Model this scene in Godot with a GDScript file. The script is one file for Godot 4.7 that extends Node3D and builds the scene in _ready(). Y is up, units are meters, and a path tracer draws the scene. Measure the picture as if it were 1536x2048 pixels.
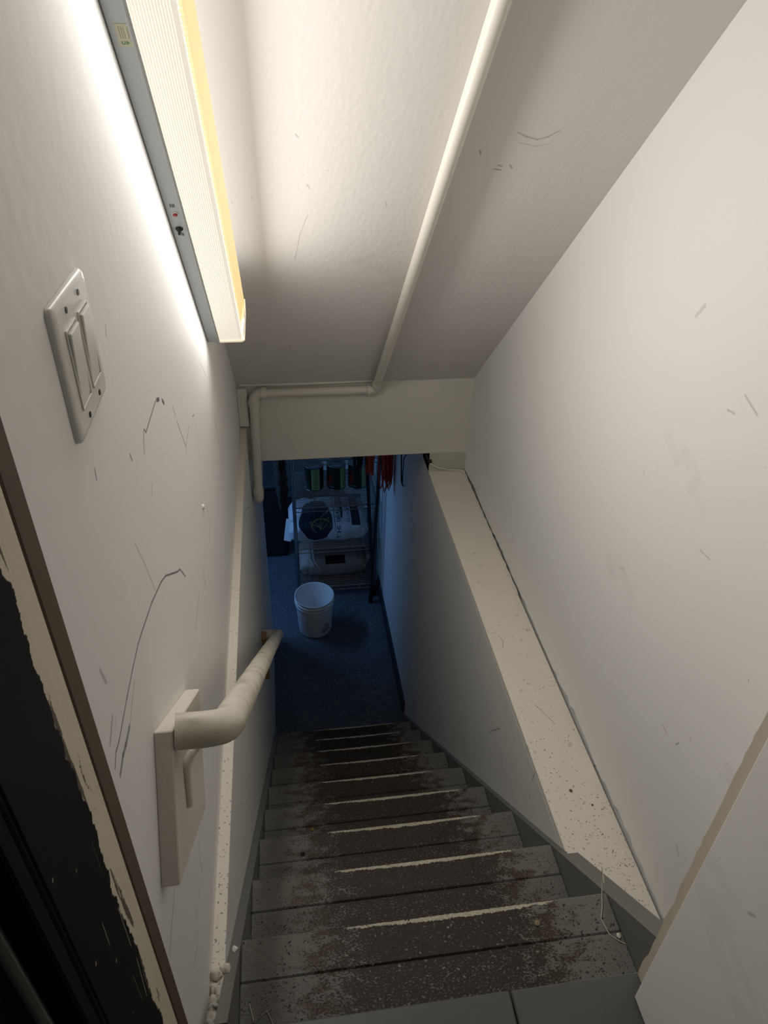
extends Node3D
# Basement stairwell seen from the doorway at its top.
# Positions are written relative to the eye of the photograph (x right, y up, -z down the stairs) and lifted by EYE so that the cellar floor lies at y = 0.

const EYE := 3.366
const SLOPE := 0.943          # fall of stairs and ceiling per metre
const LEDGE_R := -1.6
const LEDGE_L := -1.352
const HEAD_Z := -2.568        # face of the beam across the bottom of the ceiling
const HEAD_Y := -1.51
const LANDING := -1.2

var M := {}
var taken := {}
var S_DIR := Vector3(0, -SLOPE, -1).normalized()
var N_DIR := Vector3(0, 1, -SLOPE).normalized()

# ------------------------------------------------------------------ naming
func numbered(called: String) -> String:
	if not taken.has(called):
		taken[called] = 0
		return called
	taken[called] += 1
	return "%s_%03d" % [called, taken[called]]

func tag(o: Node, label: String, category: String, group := "") -> Node:
	o.set_meta("label", label)
	o.set_meta("category", category)
	if group != "":
		o.set_meta("group", group)
	return o

func thing(called: String, label: String, category: String, at: Vector3, group := "") -> Node3D:
	var o := Node3D.new()
	o.name = numbered(called)
	add_child(o)
	o.position = at
	tag(o, label, category, group)
	return o

func lift(x: float, y: float, z: float) -> Vector3:
	return Vector3(x, y + EYE, z)

# vertices are given in world coordinates; the node is moved back by its thing's own position
func part(parent: Node3D, called: String, st: SurfaceTool, m: Material) -> MeshInstance3D:
	var o := MeshInstance3D.new()
	st.index()
	st.generate_normals()
	if m.normal_enabled:
		st.generate_tangents()
	o.mesh = st.commit()
	o.material_override = null
	o.mesh.surface_set_material(0, m)
	o.cast_shadow = GeometryInstance3D.SHADOW_CASTING_SETTING_ON
	if parent == self:
		o.name = numbered(called)
		add_child(o)
	else:
		o.name = called
		parent.add_child(o, true)
		if not parent is MeshInstance3D:
			o.position = -parent.position
	return o

func structure(called: String, st: SurfaceTool, m: Material, label := "", category := "") -> MeshInstance3D:
	var o := part(self, called, st, m)
	o.set_meta("kind", "structure")
	if label != "":
		tag(o, label, category)
	return o

# ------------------------------------------------------------------ shapes
func tool() -> SurfaceTool:
	var st := SurfaceTool.new()
	st.begin(Mesh.PRIMITIVE_TRIANGLES)
	st.set_smooth_group(-1)
	return st

func face(st: SurfaceTool, p: Array, out: Vector3, uv = null, uvs: Array = []) -> void:
	var c: Vector3 = (p[1] - p[0]).cross(p[2] - p[0])
	if c.length_squared() < 1e-16 and p.size() > 3:
		c = (p[2] - p[0]).cross(p[3] - p[0])
	var order := range(p.size())
	if c.dot(out) > 0.0:
		order.reverse()
	for i in range(1, p.size() - 1):
		for k in [order[0], order[i], order[i + 1]]:
			var v: Vector3 = p[k]
			if uvs.size() > 0:
				st.set_uv(uvs[k])
			elif uv != null:
				st.set_uv(uv.call(v))
			else:
				var a := out.abs()
				st.set_uv(Vector2(v.z, v.y) if a.x > a.y and a.x > a.z else (Vector2(v.x, v.z) if a.y > a.z else Vector2(v.x, v.y)))
			st.add_vertex(v)

# chamfered box, centred at c, turned by b, half sizes h
func obox(st: SurfaceTool, c: Vector3, h: Vector3, b := Basis.IDENTITY, bev := 0.0, uv = null) -> void:
	var e := minf(bev, minf(h.x, minf(h.y, h.z)) * 0.9)
	var at := func(x: float, y: float, z: float) -> Vector3: return c + b * Vector3(x, y, z)
	for a in 3:
		var i := (a + 1) % 3
		var j := (a + 2) % 3
		for s in [-1.0, 1.0]:
			var pts := []
			for q in [[-1, -1], [1, -1], [1, 1], [-1, 1]]:
				var v := Vector3.ZERO
				v[a] = s * h[a]
				v[i] = q[0] * (h[i] - e)
				v[j] = q[1] * (h[j] - e)
				pts.append(at.call(v.x, v.y, v.z))
			var n := Vector3.ZERO
			n[a] = s
			face(st, pts, b * n, uv)
		if e <= 0.0:
			continue
		for s in [-1.0, 1.0]:
			for t in [-1.0, 1.0]:
				var pts := []
				for q in [[-1, 0], [1, 0], [1, 1], [-1, 1]]:
					var v := Vector3.ZERO
					v[a] = q[0] * (h[a] - e)
					v[i] = s * (h[i] - (e if q[1] else 0.0))
					v[j] = t * (h[j] - (0.0 if q[1] else e))
					pts.append(at.call(v.x, v.y, v.z))
				var n := Vector3.ZERO
				n[i] = s
				n[j] = t
				face(st, pts, b * n, uv)
	if e > 0.0:
		for x in [-1.0, 1.0]:
			for y in [-1.0, 1.0]:
				for z in [-1.0, 1.0]:
					var n := Vector3(x, y, z)
					var pts := []
					for a in 3:
						var v := n * (h - Vector3.ONE * e)
						v[a] = n[a] * h[a]
						pts.append(at.call(v.x, v.y, v.z))
					face(st, pts, b * n, uv)

# box between two corners in eye coordinates
func box(st: SurfaceTool, lo: Vector3, hi: Vector3, bev := 0.0, uv = null) -> void:
	var c := (lo + hi) / 2
	obox(st, lift(c.x, c.y, c.z), (hi - lo).abs() / 2, Basis.IDENTITY, bev, uv)

func slab(lo: Vector3, hi: Vector3, bev := 0.0, uv = null) -> SurfaceTool:
	var st := tool()
	box(st, lo, hi, bev, uv)
	return st

# outline in (z, y) of eye coordinates, pushed from x0 to x1
func prism(st: SurfaceTool, outline: PackedVector2Array, x0: float, x1: float, uv = null) -> void:
	var t := Geometry2D.triangulate_polygon(outline)
	for s in [[x0, -1.0], [x1, 1.0]]:
		for i in range(0, t.size(), 3):
			var p := []
			for k in 3:
				var q := outline[t[i + k]]
				p.append(lift(s[0], q.y, q.x))
			face(st, p, Vector3(s[1] * signf(x1 - x0), 0, 0), uv)
	var wise := Geometry2D.is_polygon_clockwise(outline)
	for i in outline.size():
		var a := outline[i]
		var b := outline[(i + 1) % outline.size()]
		var d := (b - a).normalized()
		var n := Vector2(d.y, -d.x) * (-1.0 if wise else 1.0)
		face(st, [lift(x0, a.y, a.x), lift(x1, a.y, a.x), lift(x1, b.y, b.x), lift(x0, b.y, b.x)], Vector3(0, n.y, n.x), uv)

func tube(st: SurfaceTool, pts: Array, r, sides := 10, capped := true, uv_len := 0.0) -> void:
	var rings := []
	var frame := Vector3.UP
	var along := [0.0]
	for i in pts.size():
		var a: Vector3 = pts[maxi(i - 1, 0)]
		var b: Vector3 = pts[mini(i + 1, pts.size() - 1)]
		var d := (b - a).normalized()
		if i > 0:
			along.append(along[-1] + (pts[i] - pts[i - 1]).length())
		if i == 0 and absf(d.dot(frame)) > 0.95:
			frame = Vector3.RIGHT
		frame = (frame - d * frame.dot(d)).normalized()
		var side := d.cross(frame)
		var rad: float = r[i] if r is Array else r
		var ring := []
		for k in sides:
			var w := TAU * k / sides
			ring.append(pts[i] + (frame * cos(w) + side * sin(w)) * rad)
		rings.append(ring)
	st.set_smooth_group(1)
	for i in pts.size() - 1:
		for k in sides:
			var l := (k + 1) % sides
			var mid: Vector3 = (rings[i][k] + rings[i][l] + rings[i + 1][k] + rings[i + 1][l]) / 4 - (pts[i] + pts[i + 1]) / 2
			var u0 := float(k) / sides
			var u1 := float(k + 1) / sides
			face(st, [rings[i][k], rings[i][l], rings[i + 1][l], rings[i + 1][k]], mid, null, [Vector2(u0, along[i]), Vector2(u1, along[i]), Vector2(u1, along[i + 1]), Vector2(u0, along[i + 1])])
	st.set_smooth_group(-1)
	if capped:
		face(st, rings[0], pts[0] - pts[1])
		face(st, rings[-1], pts[-1] - pts[-2])

func bend(pts: Array, r: float, n := 6) -> Array:
	# rounds the inner corners of a path
	var out := [pts[0]]
	for i in range(1, pts.size() - 1):
		var a: Vector3 = pts[i] + (pts[i - 1] - pts[i]).limit_length(r)
		var b: Vector3 = pts[i] + (pts[i + 1] - pts[i]).limit_length(r)
		for k in n + 1:
			var t := float(k) / n
			out.append(a.lerp(pts[i], t).lerp(pts[i].lerp(b, t), t))
	out.append(pts[-1])
	return out

# profile of Vector2(radius, height) turned round the vertical through c; outer side runs upwards
func lathe(st: SurfaceTool, profile: Array, c: Vector3, sides := 32, hard := []) -> void:
	var group := 1
	for i in profile.size() - 1:
		var p: Vector2 = profile[i]
		var q: Vector2 = profile[i + 1]
		var d := (q - p)
		if i in hard:
			group += 1
		st.set_smooth_group(group)
		for k in sides:
			var w0 := TAU * k / sides
			var w1 := TAU * (k + 1) / sides
			var wm := (w0 + w1) / 2
			var at := func(v: Vector2, w: float) -> Vector3: return c + Vector3(sin(w) * v.x, v.y, cos(w) * v.x)
			var n := Vector3(sin(wm) * d.y, -d.x, cos(wm) * d.y)
			var pts := [at.call(p, w0), at.call(p, w1), at.call(q, w1), at.call(q, w0)]
			var h0 := float(i) / (profile.size() - 1)
			var h1 := float(i + 1) / (profile.size() - 1)
			var uvs := [Vector2(w0 / TAU, h0), Vector2(w1 / TAU, h0), Vector2(w1 / TAU, h1), Vector2(w0 / TAU, h1)]
			if p.x < 1e-6:
				face(st, [pts[0], pts[2], pts[3]], n, null, [uvs[0], uvs[2], uvs[3]])
			elif q.x < 1e-6:
				face(st, [pts[0], pts[1], pts[2]], n, null, [uvs[0], uvs[1], uvs[2]])
			else:
				face(st, pts, n, null, uvs)
	st.set_smooth_group(-1)

# point by the sloping ceiling: x across, off below the ceiling, s down the slope
func by_ceiling(x: float, off: float, s: float) -> Vector3:
	var v := Vector3(x, 0, 0) + N_DIR * (0.9064 - off) + S_DIR * s
	return lift(v.x, v.y, v.z)

func ceiling_y(z: float) -> float:
	return -1.171 + SLOPE * (z + 2.563)

func nosing_y(z: float) -> float:
	return -1.417 + SLOPE * (z + 0.668)

# ------------------------------------------------------------------ materials
func mat(called: String, c: Color, rough := 0.7, metal := 0.0, spec := 0.5) -> StandardMaterial3D:
	if M.has(called):
		return M[called]
	var m := StandardMaterial3D.new()
	m.resource_name = called
	m.albedo_color = c
	m.roughness = rough
	m.metallic = metal
	m.metallic_specular = spec
	M[called] = m
	return m

func rgb8(r: float, g: float, b: float) -> Color:
	return Color(r / 255.0, g / 255.0, b / 255.0)

func relief(m: StandardMaterial3D, seed_: int, freq: float, amount: float, uv_scale := Vector3.ONE, type := FastNoiseLite.TYPE_SIMPLEX) -> void:
	var n := FastNoiseLite.new()
	n.seed = seed_
	n.noise_type = type
	n.frequency = freq
	n.fractal_octaves = 4
	var t := NoiseTexture2D.new()
	t.width = 512
	t.height = 512
	t.seamless = true
	t.as_normal_map = true
	t.bump_strength = 4.0
	t.noise = n
	m.normal_enabled = true
	m.normal_texture = t
	m.normal_scale = amount
	m.uv1_scale = uv_scale

func textured(called: String, im: Image, rough := 0.75, spec := 0.4) -> StandardMaterial3D:
	var m := mat(called, Color.WHITE, rough, 0.0, spec)
	im.generate_mipmaps()
	m.albedo_texture = ImageTexture.create_from_image(im)
	return m

# a scratch or smear: polyline in texture pixels
func stroke(im: Image, pts: PackedVector2Array, w: float, a: float, c: Color) -> void:
	for i in pts.size() - 1:
		var p := pts[i]
		var q := pts[i + 1]
		var r := w / 2 + 1.0
		var x0 := maxi(int(minf(p.x, q.x) - r), 0)
		var x1 := mini(int(maxf(p.x, q.x) + r) + 1, im.get_width() - 1)
		var y0 := maxi(int(minf(p.y, q.y) - r), 0)
		var y1 := mini(int(maxf(p.y, q.y) + r) + 1, im.get_height() - 1)
		for y in range(y0, y1 + 1):
			for x in range(x0, x1 + 1):
				var v := Vector2(x + 0.5, y + 0.5)
				var d := v.distance_to(Geometry2D.get_closest_point_to_segment(v, p, q))
				var k := clampf(w / 2 + 0.5 - d, 0.0, 1.0) * a
				if k > 0.0:
					var o := im.get_pixel(x, y)
					var m := o.lerp(c, k)
					if m.get_luminance() < o.get_luminance() or c.get_luminance() > 0.6:
						im.set_pixel(x, y, m)

func marked(called: String, marks: Array, base: Color, lo: Vector2, hi: Vector2, size: Vector2i, seed_: int, ticks := 60, blotches := 14) -> StandardMaterial3D:
	var im := Image.create(size.x, size.y, false, Image.FORMAT_RGB8)
	im.fill(base)
	var per := Vector2(size.x / (hi.x - lo.x), size.y / (hi.y - lo.y))
	var rng := RandomNumberGenerator.new()
	rng.seed = seed_
	# touched-up patches of paint, faint rub marks, nicks and specks
	for i in blotches:
		var at := Vector2(rng.randf() * size.x, rng.randf() * size.y)
		var tone := base * rng.randf_range(0.965, 0.99)
		tone.a = 1.0
		var path := PackedVector2Array([at])
		for k in 5:
			path.append(path[-1] + Vector2(rng.randf_range(-60, 60), rng.randf_range(-30, 30)))
		stroke(im, path, rng.randf_range(8, 30), 0.35, tone)
	for i in ticks:
		var at := Vector2(rng.randf() * size.x, rng.randf() * size.y)
		stroke(im, PackedVector2Array([at, at + Vector2(rng.randf_range(-5, 5), rng.randf_range(-12, 12))]), rng.randf_range(0.8, 2.2), rng.randf_range(0.08, 0.35), Color(0.3, 0.28, 0.26))
	for s in marks:
		var path := PackedVector2Array()
		var a: Array = s[2]
		for i in range(0, a.size(), 2):
			path.append(Vector2((a[i] - lo.x) * per.x, (hi.y - a[i + 1]) * per.y))
		stroke(im, path, maxf(1.0, s[0] * per.x * 0.0012), s[1], Color(0.28, 0.26, 0.25))
	return textured(called, im, 0.62)

func map_zy(lo: Vector2, hi: Vector2):
	return func(v: Vector3) -> Vector2: return Vector2((v.z - lo.x) / (hi.x - lo.x), (hi.y - (v.y - EYE)) / (hi.y - lo.y))

const LEFT_MARKS := [
	[2.0, 0.70, [-0.954, -0.455, -0.855, -0.452, -0.847, -0.443, -0.833, -0.451, -0.824, -0.466]],
	[5.0, 0.75, [-0.962, -0.458, -0.982, -0.466]],
	[5.0, 0.75, [-1.004, -0.478, -1.016, -0.489]],
	[1.5, 0.70, [-1.087, -0.529, -1.100, -0.554]],
	[2.0, 0.70, [-1.107, -0.567, -1.162, -0.646, -1.156, -0.657]],
	[1.0, 0.60, [-1.234, -0.642, -1.162, -0.646]],
	[2.0, 0.50, [-1.296, -0.655, -1.321, -0.663]],
	[1.0, 0.45, [-1.319, -0.664, -1.327, -0.717, -1.306, -0.798, -1.296, -0.822, -1.313, -0.876, -1.340, -0.918, -1.321, -0.948, -1.285, -0.958]],
	[1.6, 0.65, [-1.686, -0.858, -1.719, -0.940, -1.730, -1.040]],
	[1.0, 0.50, [-1.916, -0.971, -1.979, -1.049]],
	[3.0, 0.50, [-0.750, -0.424, -0.754, -0.434]],
	[3.0, 0.45, [-0.607, -0.358, -0.605, -0.367]],
	[1.2, 0.50, [-0.835, -0.518, -0.820, -0.526]],
	[1.5, 0.60, [-1.257, -0.844, -1.272, -0.862, -1.256, -0.862]],
	[2.0, 0.75, [-0.955, -0.777, -0.939, -0.756, -0.920, -0.733, -0.894, -0.717, -0.860, -0.692, -0.812, -0.657, -0.778, -0.640, -0.747, -0.629, -0.711, -0.616, -0.678, -0.608, -0.643, -0.599, -0.613, -0.593, -0.573, -0.591, -0.534, -0.591, -0.506, -0.592, -0.481, -0.593, -0.466, -0.590, -0.453, -0.597]],
	[1.2, 0.40, [-0.571, -0.606, -0.543, -0.613, -0.522, -0.619]],
	[5.0, 0.50, [-0.519, -0.619, -0.496, -0.618, -0.481, -0.615, -0.461, -0.618]],
	[1.2, 0.55, [-1.064, -0.907, -1.016, -0.905, -0.964, -0.907]],
	[2.0, 0.25, [-0.691, -0.508, -0.715, -0.559, -0.740, -0.622]],
	[1.4, 0.65, [-0.534, -0.945, -0.514, -0.955, -0.446, -0.964]],
	[1.4, 0.65, [-0.622, -0.923, -0.561, -0.936]],
	[1.2, 0.60, [-0.670, -0.938, -0.625, -0.958, -0.601, -1.001]],
	[1.5, 0.50, [-0.690, -1.115, -0.674, -1.152, -0.672, -1.182]],
	[1.6, 0.40, [-0.600, -1.150, -0.585, -1.159]],
	[1.6, 0.40, [-0.581, -1.168, -0.554, -1.178, -0.517, -1.164]],
	[1.2, 0.50, [-0.637, -1.154, -0.620, -1.164]],
	[1.2, 0.50, [-0.757, -0.273, -0.749, -0.282]],
	[2.0, 0.50, [-0.483, -0.557, -0.457, -0.568]],
	[4.0, 0.25, [-0.484, -0.496, -0.490, -0.519]],
	[1.5, 0.40, [-1.528, -0.640, -1.612, -0.709]],
]
const RIGHT_MARKS := [
	[6.0, 0.12, [-1.185, -0.435, -1.167, -0.410]],
	[2.0, 0.45, [-0.838, -1.207, -0.833, -1.195]],
	[1.5, 0.35, [-0.894, -1.215, -0.875, -1.215]],
	[3.0, 0.20, [-1.017, -0.540, -0.995, -0.537]],
	[3.0, 0.20, [-0.986, -0.498, -0.942, -0.512]],
	[2.0, 0.30, [-0.733, -1.396, -0.715, -1.406]],
	[1.0, 0.30, [-1.219, -0.784, -1.211, -0.791]],
	[2.0, 0.30, [-0.741, -0.907, -0.739, -0.911]],
	[2.0, 0.20, [-1.207, -1.041, -1.189, -1.034]],
	[1.2, 0.25, [-1.280, -1.563, -1.261, -1.553]],
	[2.0, 0.18, [-0.965, -0.803, -0.930, -0.799]],
]
const LOWER_RIGHT_MARKS := [
	[1.6, 0.60, [-1.430, -1.897, -1.410, -1.857, -1.384, -1.820, -1.352, -1.774]],
	[1.6, 0.60, [-1.096, -1.613, -1.083, -1.622, -1.088, -1.659]],
	[1.2, 0.50, [-2.038, -1.688, -1.953, -1.690, -1.884, -1.683]],
	[1.0, 0.50, [-1.639, -1.663, -1.648, -1.739]],
	[1.2, 0.50, [-1.638, -2.029, -1.605, -2.017]],
	[1.2, 0.50, [-1.311, -1.842, -1.262, -1.878]],
	[1.0, 0.50, [-1.229, -1.772, -1.172, -1.775]],
	[1.3, 0.55, [-1.328, -1.854, -1.320, -1.860]],
	[1.3, 0.55, [-1.311, -1.830, -1.302, -1.836]],
	[1.3, 0.50, [-1.543, -2.080, -1.529, -2.078]],
	[1.4, 0.50, [-1.224, -1.642, -1.205, -1.640]],
	[1.0, 0.45, [-2.185, -2.106, -2.162, -2.142]],
	[1.5, 0.50, [-1.928, -2.282, -1.906, -2.288]],
	[1.0, 0.45, [-1.733, -2.087, -1.696, -2.077]],
	[1.5, 0.50, [-1.092, -1.705, -1.075, -1.724]],
	[1.0, 0.40, [-1.912, -1.954, -1.886, -1.954]],
	[1.5, 0.50, [-1.121, -1.771, -1.104, -1.768]],
]
const CEILING_MARKS := [
	[2.5, 0.25, [0.477, 1.224, 0.501, 1.237, 0.524, 1.244, 0.542, 1.236, 0.560, 1.217]],
	[1.5, 0.20, [0.491, 1.254, 0.526, 1.265, 0.554, 1.257]],
	[3.0, 0.35, [0.463, 1.338, 0.477, 1.342]],
	[3.0, 0.30, [0.467, 1.325, 0.476, 1.330]],
	[2.5, 0.30, [0.492, 1.325, 0.500, 1.336]],
	[2.5, 0.40, [0.416, 1.279, 0.420, 1.290]],
	[1.2, 0.25, [0.075, 1.509, 0.058, 1.593, 0.046, 1.713]],
]
const LOWER_LEFT_MARKS := [
	[1.5, 0.50, [-2.294, -1.550, -2.084, -1.418, -1.954, -1.409, -1.854, -1.395]],
	[1.2, 0.40, [-2.336, -1.590, -2.400, -1.654]],
	[1.5, 0.50, [-1.604, -2.182, -1.610, -2.207]],
	[1.0, 0.40, [-1.027, -1.525, -1.044, -1.561]],
	[1.0, 0.30, [-2.527, -1.825, -2.580, -1.877]],
]
# ------------------------------------------------------------------ the place
func _ready() -> void:
	set_view()
	make_materials()
	build_shell()
	build_stairs()
	build_doorway()
	build_fixture()
	build_pipe()
	build_switch()
	build_handrail()
	build_cellar()
	build_small_things()

func set_view() -> void:
	var cam := Camera3D.new()
	cam.name = "camera"
	cam.fov = 70.992
	cam.near = 0.02
	cam.far = 60.0
	cam.basis = Basis(Vector3.UP, deg_to_rad(-8.97)) * Basis(Vector3.RIGHT, deg_to_rad(-34.68)) * Basis(Vector3.BACK, deg_to_rad(1.852))
	cam.position = lift(0, 0, 0)
	add_child(cam)
	cam.current = true
	var env := Environment.new()
	env.background_mode = Environment.BG_COLOR
	env.background_color = Color(0, 0, 0)
	env.tonemap_mode = Environment.TONE_MAPPER_LINEAR
	env.tonemap_exposure = 1.3
	env.sdfgi_enabled = true
	env.ssao_enabled = true
	env.ssil_enabled = true
	var we := WorldEnvironment.new()
	we.name = "environment"
	we.environment = env
	add_child(we)

func area_light(called: String, at: Vector3, facing: Vector3, up: Vector3, size: Vector2, energy: float, c: Color) -> void:
	var l := AreaLight3D.new()
	l.name = called
	l.area_size = size
	l.light_energy = energy
	l.light_color = c
	l.shadow_enabled = true
	l.area_range = 12.0
	add_child(l)
	l.look_at_from_position(at, at + facing, up)

func make_materials() -> void:
	mat("white_wall_paint", rgb8(238, 236, 233), 0.65)
	mat("beam_paint", rgb8(228, 225, 214), 0.6)
	mat("grey_stair_paint", rgb8(112, 111, 106), 0.5)
	mat("dark_floor", rgb8(60, 66, 76), 0.45)
	mat("pipe_paint", rgb8(226, 222, 212), 0.4)
	mat("housing_enamel", rgb8(182, 186, 188), 0.4)
	mat("white_plastic", rgb8(228, 225, 218), 0.3)
	mat("black_paint", rgb8(24, 23, 22), 0.55, 0.0, 0.2)
	mat("matte_black", rgb8(12, 12, 12), 0.85, 0.0, 0.15)
	mat("bare_wood", rgb8(92, 76, 62), 0.8)
	mat("chrome_wire", rgb8(170, 172, 176), 0.25, 1.0)
	mat("black_rubber", rgb8(18, 18, 20), 0.5)
	mat("dark_metal", rgb8(40, 40, 42), 0.4, 0.6)
	mat("plaster", rgb8(214, 208, 196), 0.85)

func build_shell() -> void:
	# --- left side: thin upper wall on a thicker cellar wall that ends in a narrow ledge
	var lo := Vector2(-2.62, -1.4)
	var hi := Vector2(-0.42, 0.9)
	var lm := marked("left_wall_paint", LEFT_MARKS, rgb8(238, 236, 233), lo, hi, Vector2i(2048, 2048), 11, 70)
	relief(lm, 4, 0.12, 0.018)
	var st := tool()
	prism(st, PackedVector2Array([Vector2(-0.44, LEDGE_L), Vector2(-0.44, ceiling_y(-0.44)), Vector2(HEAD_Z, ceiling_y(HEAD_Z)), Vector2(HEAD_Z, LEDGE_L)]), -0.30, -0.18, map_zy(lo, hi))
	structure("wall_left", st, lm, "scratched white plaster wall above the narrow ledge on the handrail side", "wall")
	lo = Vector2(-3.46, -3.37)
	hi = Vector2(-0.42, -1.35)
	lm = marked("left_cellar_wall_paint", LOWER_LEFT_MARKS, rgb8(226, 226, 222), lo, hi, Vector2i(1536, 1024), 12, 60)
	relief(lm, 5, 0.12, 0.018)
	st = tool()
	prism(st, PackedVector2Array([Vector2(-0.42, -3.366), Vector2(-0.42, LEDGE_L), Vector2(HEAD_Z, LEDGE_L), Vector2(HEAD_Z, HEAD_Y), Vector2(-3.45, HEAD_Y), Vector2(-3.45, -3.366)]), -0.30, -0.157, map_zy(lo, hi))
	structure("wall_left_lower", st, lm, "grey white cellar wall beside the left stringer below the ledge", "wall")
	# --- right side: cellar wall with a broad ledge, upper wall set back with a ragged crack along its foot
	lo = Vector2(-4.62, -3.37)
	hi = Vector2(-0.42, -1.59)
	lm = marked("right_cellar_wall_paint", LOWER_RIGHT_MARKS, rgb8(226, 226, 222), lo, hi, Vector2i(2048, 1024), 13, 120)
	relief(lm, 6, 0.12, 0.018)
	st = tool()
	box(st, Vector3(0.592, -3.366, -4.6), Vector3(0.95, LEDGE_R - 0.02, -0.44), 0.0, map_zy(lo, hi))
	box(st, Vector3(0.592, LEDGE_R - 0.02, -4.6), Vector3(0.95, HEAD_Y, HEAD_Z), 0.0, map_zy(lo, hi))
	structure("wall_right_lower", st, lm, "grey white cellar wall under the broad ledge beside the right stringer", "wall")
	st = tool()
	box(st, Vector3(0.592, LEDGE_R - 0.02, HEAD_Z), Vector3(0.7465, LEDGE_R, -0.44), 0.002, func(v: Vector3) -> Vector2: return Vector2((v.x - 0.592) / 0.208, (v.z - HEAD_Z) / (-0.44 - HEAD_Z)))
	structure("trim_1", st, ledge_material(), "broad cream ledge with dark specks along the foot of the right wall", "ledge")
	st = tool()
	box(st, Vector3(-0.18, LEDGE_L, HEAD_Z), Vector3(-0.1565, LEDGE_L + 0.0025, -0.44), 0.001, func(v: Vector3) -> Vector2: return Vector2((v.x + 0.18) / 0.208, (v.z - HEAD_Z) / (-0.44 - HEAD_Z)))
	structure("trim_9", st, M.ledge_paint, "narrow cream ledge with dark specks along the foot of the scratched wall", "ledge")
	lo = Vector2(-2.62, -1.62)
	hi = Vector2(-0.42, 0.9)
	lm = marked("right_wall_paint", RIGHT_MARKS, rgb8(238, 236, 233), lo, hi, Vector2i(2048, 2048), 14, 50)
	relief(lm, 7, 0.12, 0.018)
	var rng := RandomNumberGenerator.new()
	rng.seed = 77
	var outline := PackedVector2Array([Vector2(HEAD_Z, ceiling_y(HEAD_Z)), Vector2(-0.44, ceiling_y(-0.44))])
	var n := 90
	for i in n + 1:
		var z := lerpf(-0.44, HEAD_Z, float(i) / n)
		var open := maxf(0.0, sin(float(i) * 0.41) * 0.5 + rng.randf_range(-0.2, 0.9))
		outline.append(Vector2(z, LEDGE_R + 0.004 + 0.014 * open))
	st = tool()
	prism(st, outline, 0.75, 0.80, map_zy(lo, hi))
	structure("wall_right", st, lm, "tall smooth white wall rising behind the broad speckled ledge", "wall")
	st = tool()
	prism(st, PackedVector2Array([Vector2(-0.44, LEDGE_R), Vector2(-0.44, ceiling_y(-0.44)), Vector2(HEAD_Z, ceiling_y(HEAD_Z)), Vector2(HEAD_Z, LEDGE_R)]), 0.801, 0.95)
	structure("wall_right_core", st, mat("crack_filler", rgb8(70, 62, 54), 0.9), "rough core behind the cracked foot of the right wall", "wall")
	# --- sloping ceiling
	var cl := Vector2(-0.35, -0.4)
	var ch := Vector2(0.95, 2.8)
	lm = marked("ceiling_paint", CEILING_MARKS, rgb8(228, 224, 221), cl, ch, Vector2i(1024, 2048), 15, 50, 10)
	relief(lm, 8, 0.14, 0.03)
	st = tool()
	prism(st, PackedVector2Array([Vector2(-0.28, ceiling_y(-0.28)), Vector2(-0.28, 1.25), Vector2(-2.72, -1.171 + 0.12), Vector2(-2.72, ceiling_y(-2.72))]), -0.32, 0.97,
		func(v: Vector3) -> Vector2:
			var e := v - Vector3(0, EYE, 0)
			return Vector2((e.x - cl.x) / (ch.x - cl.x), (ch.y - e.dot(S_DIR)) / (ch.y - cl.y)))
	structure("ceiling", st, lm, "white sloping ceiling running down parallel to the stairs", "ceiling")
	# --- beam across the bottom of the ceiling
	st = tool()
	prism(st, PackedVector2Array([Vector2(HEAD_Z, HEAD_Y), Vector2(HEAD_Z, ceiling_y(HEAD_Z) + 0.02), Vector2(-2.70, ceiling_y(-2.70) + 0.02), Vector2(-2.70, HEAD_Y)]), -0.30, 0.592)
	prism(st, PackedVector2Array([Vector2(HEAD_Z, LEDGE_R - 0.002), Vector2(HEAD_Z, ceiling_y(HEAD_Z) + 0.02), Vector2(-2.70, ceiling_y(-2.70) + 0.02), Vector2(-2.70, LEDGE_R - 0.002)]), 0.592, 0.95)
	relief(M.beam_paint, 9, 0.08, 0.06, Vector3(1, 1, 1))
	structure("beam", st, M.beam_paint, "cream painted beam closing the stairwell above the cellar opening", "beam")
	st = tool()
	box(st, Vector3(-0.18, -1.34, HEAD_Z), Vector3(-0.142, -1.18, HEAD_Z + 0.022), 0.003)
	structure("trim_2", st, M.beam_paint, "short cream board in the corner between beam and scratched wall", "trim")
	st = tool()
	tube(st, [lift(-0.17, -1.169, HEAD_Z + 0.004), lift(0.1, -1.172, HEAD_Z + 0.006), lift(0.34, -1.17, HEAD_Z + 0.004)], 0.007, 6)
	structure("trim_3", st, M.beam_paint, "lumpy bead of filler where the ceiling meets the beam", "trim")

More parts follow.
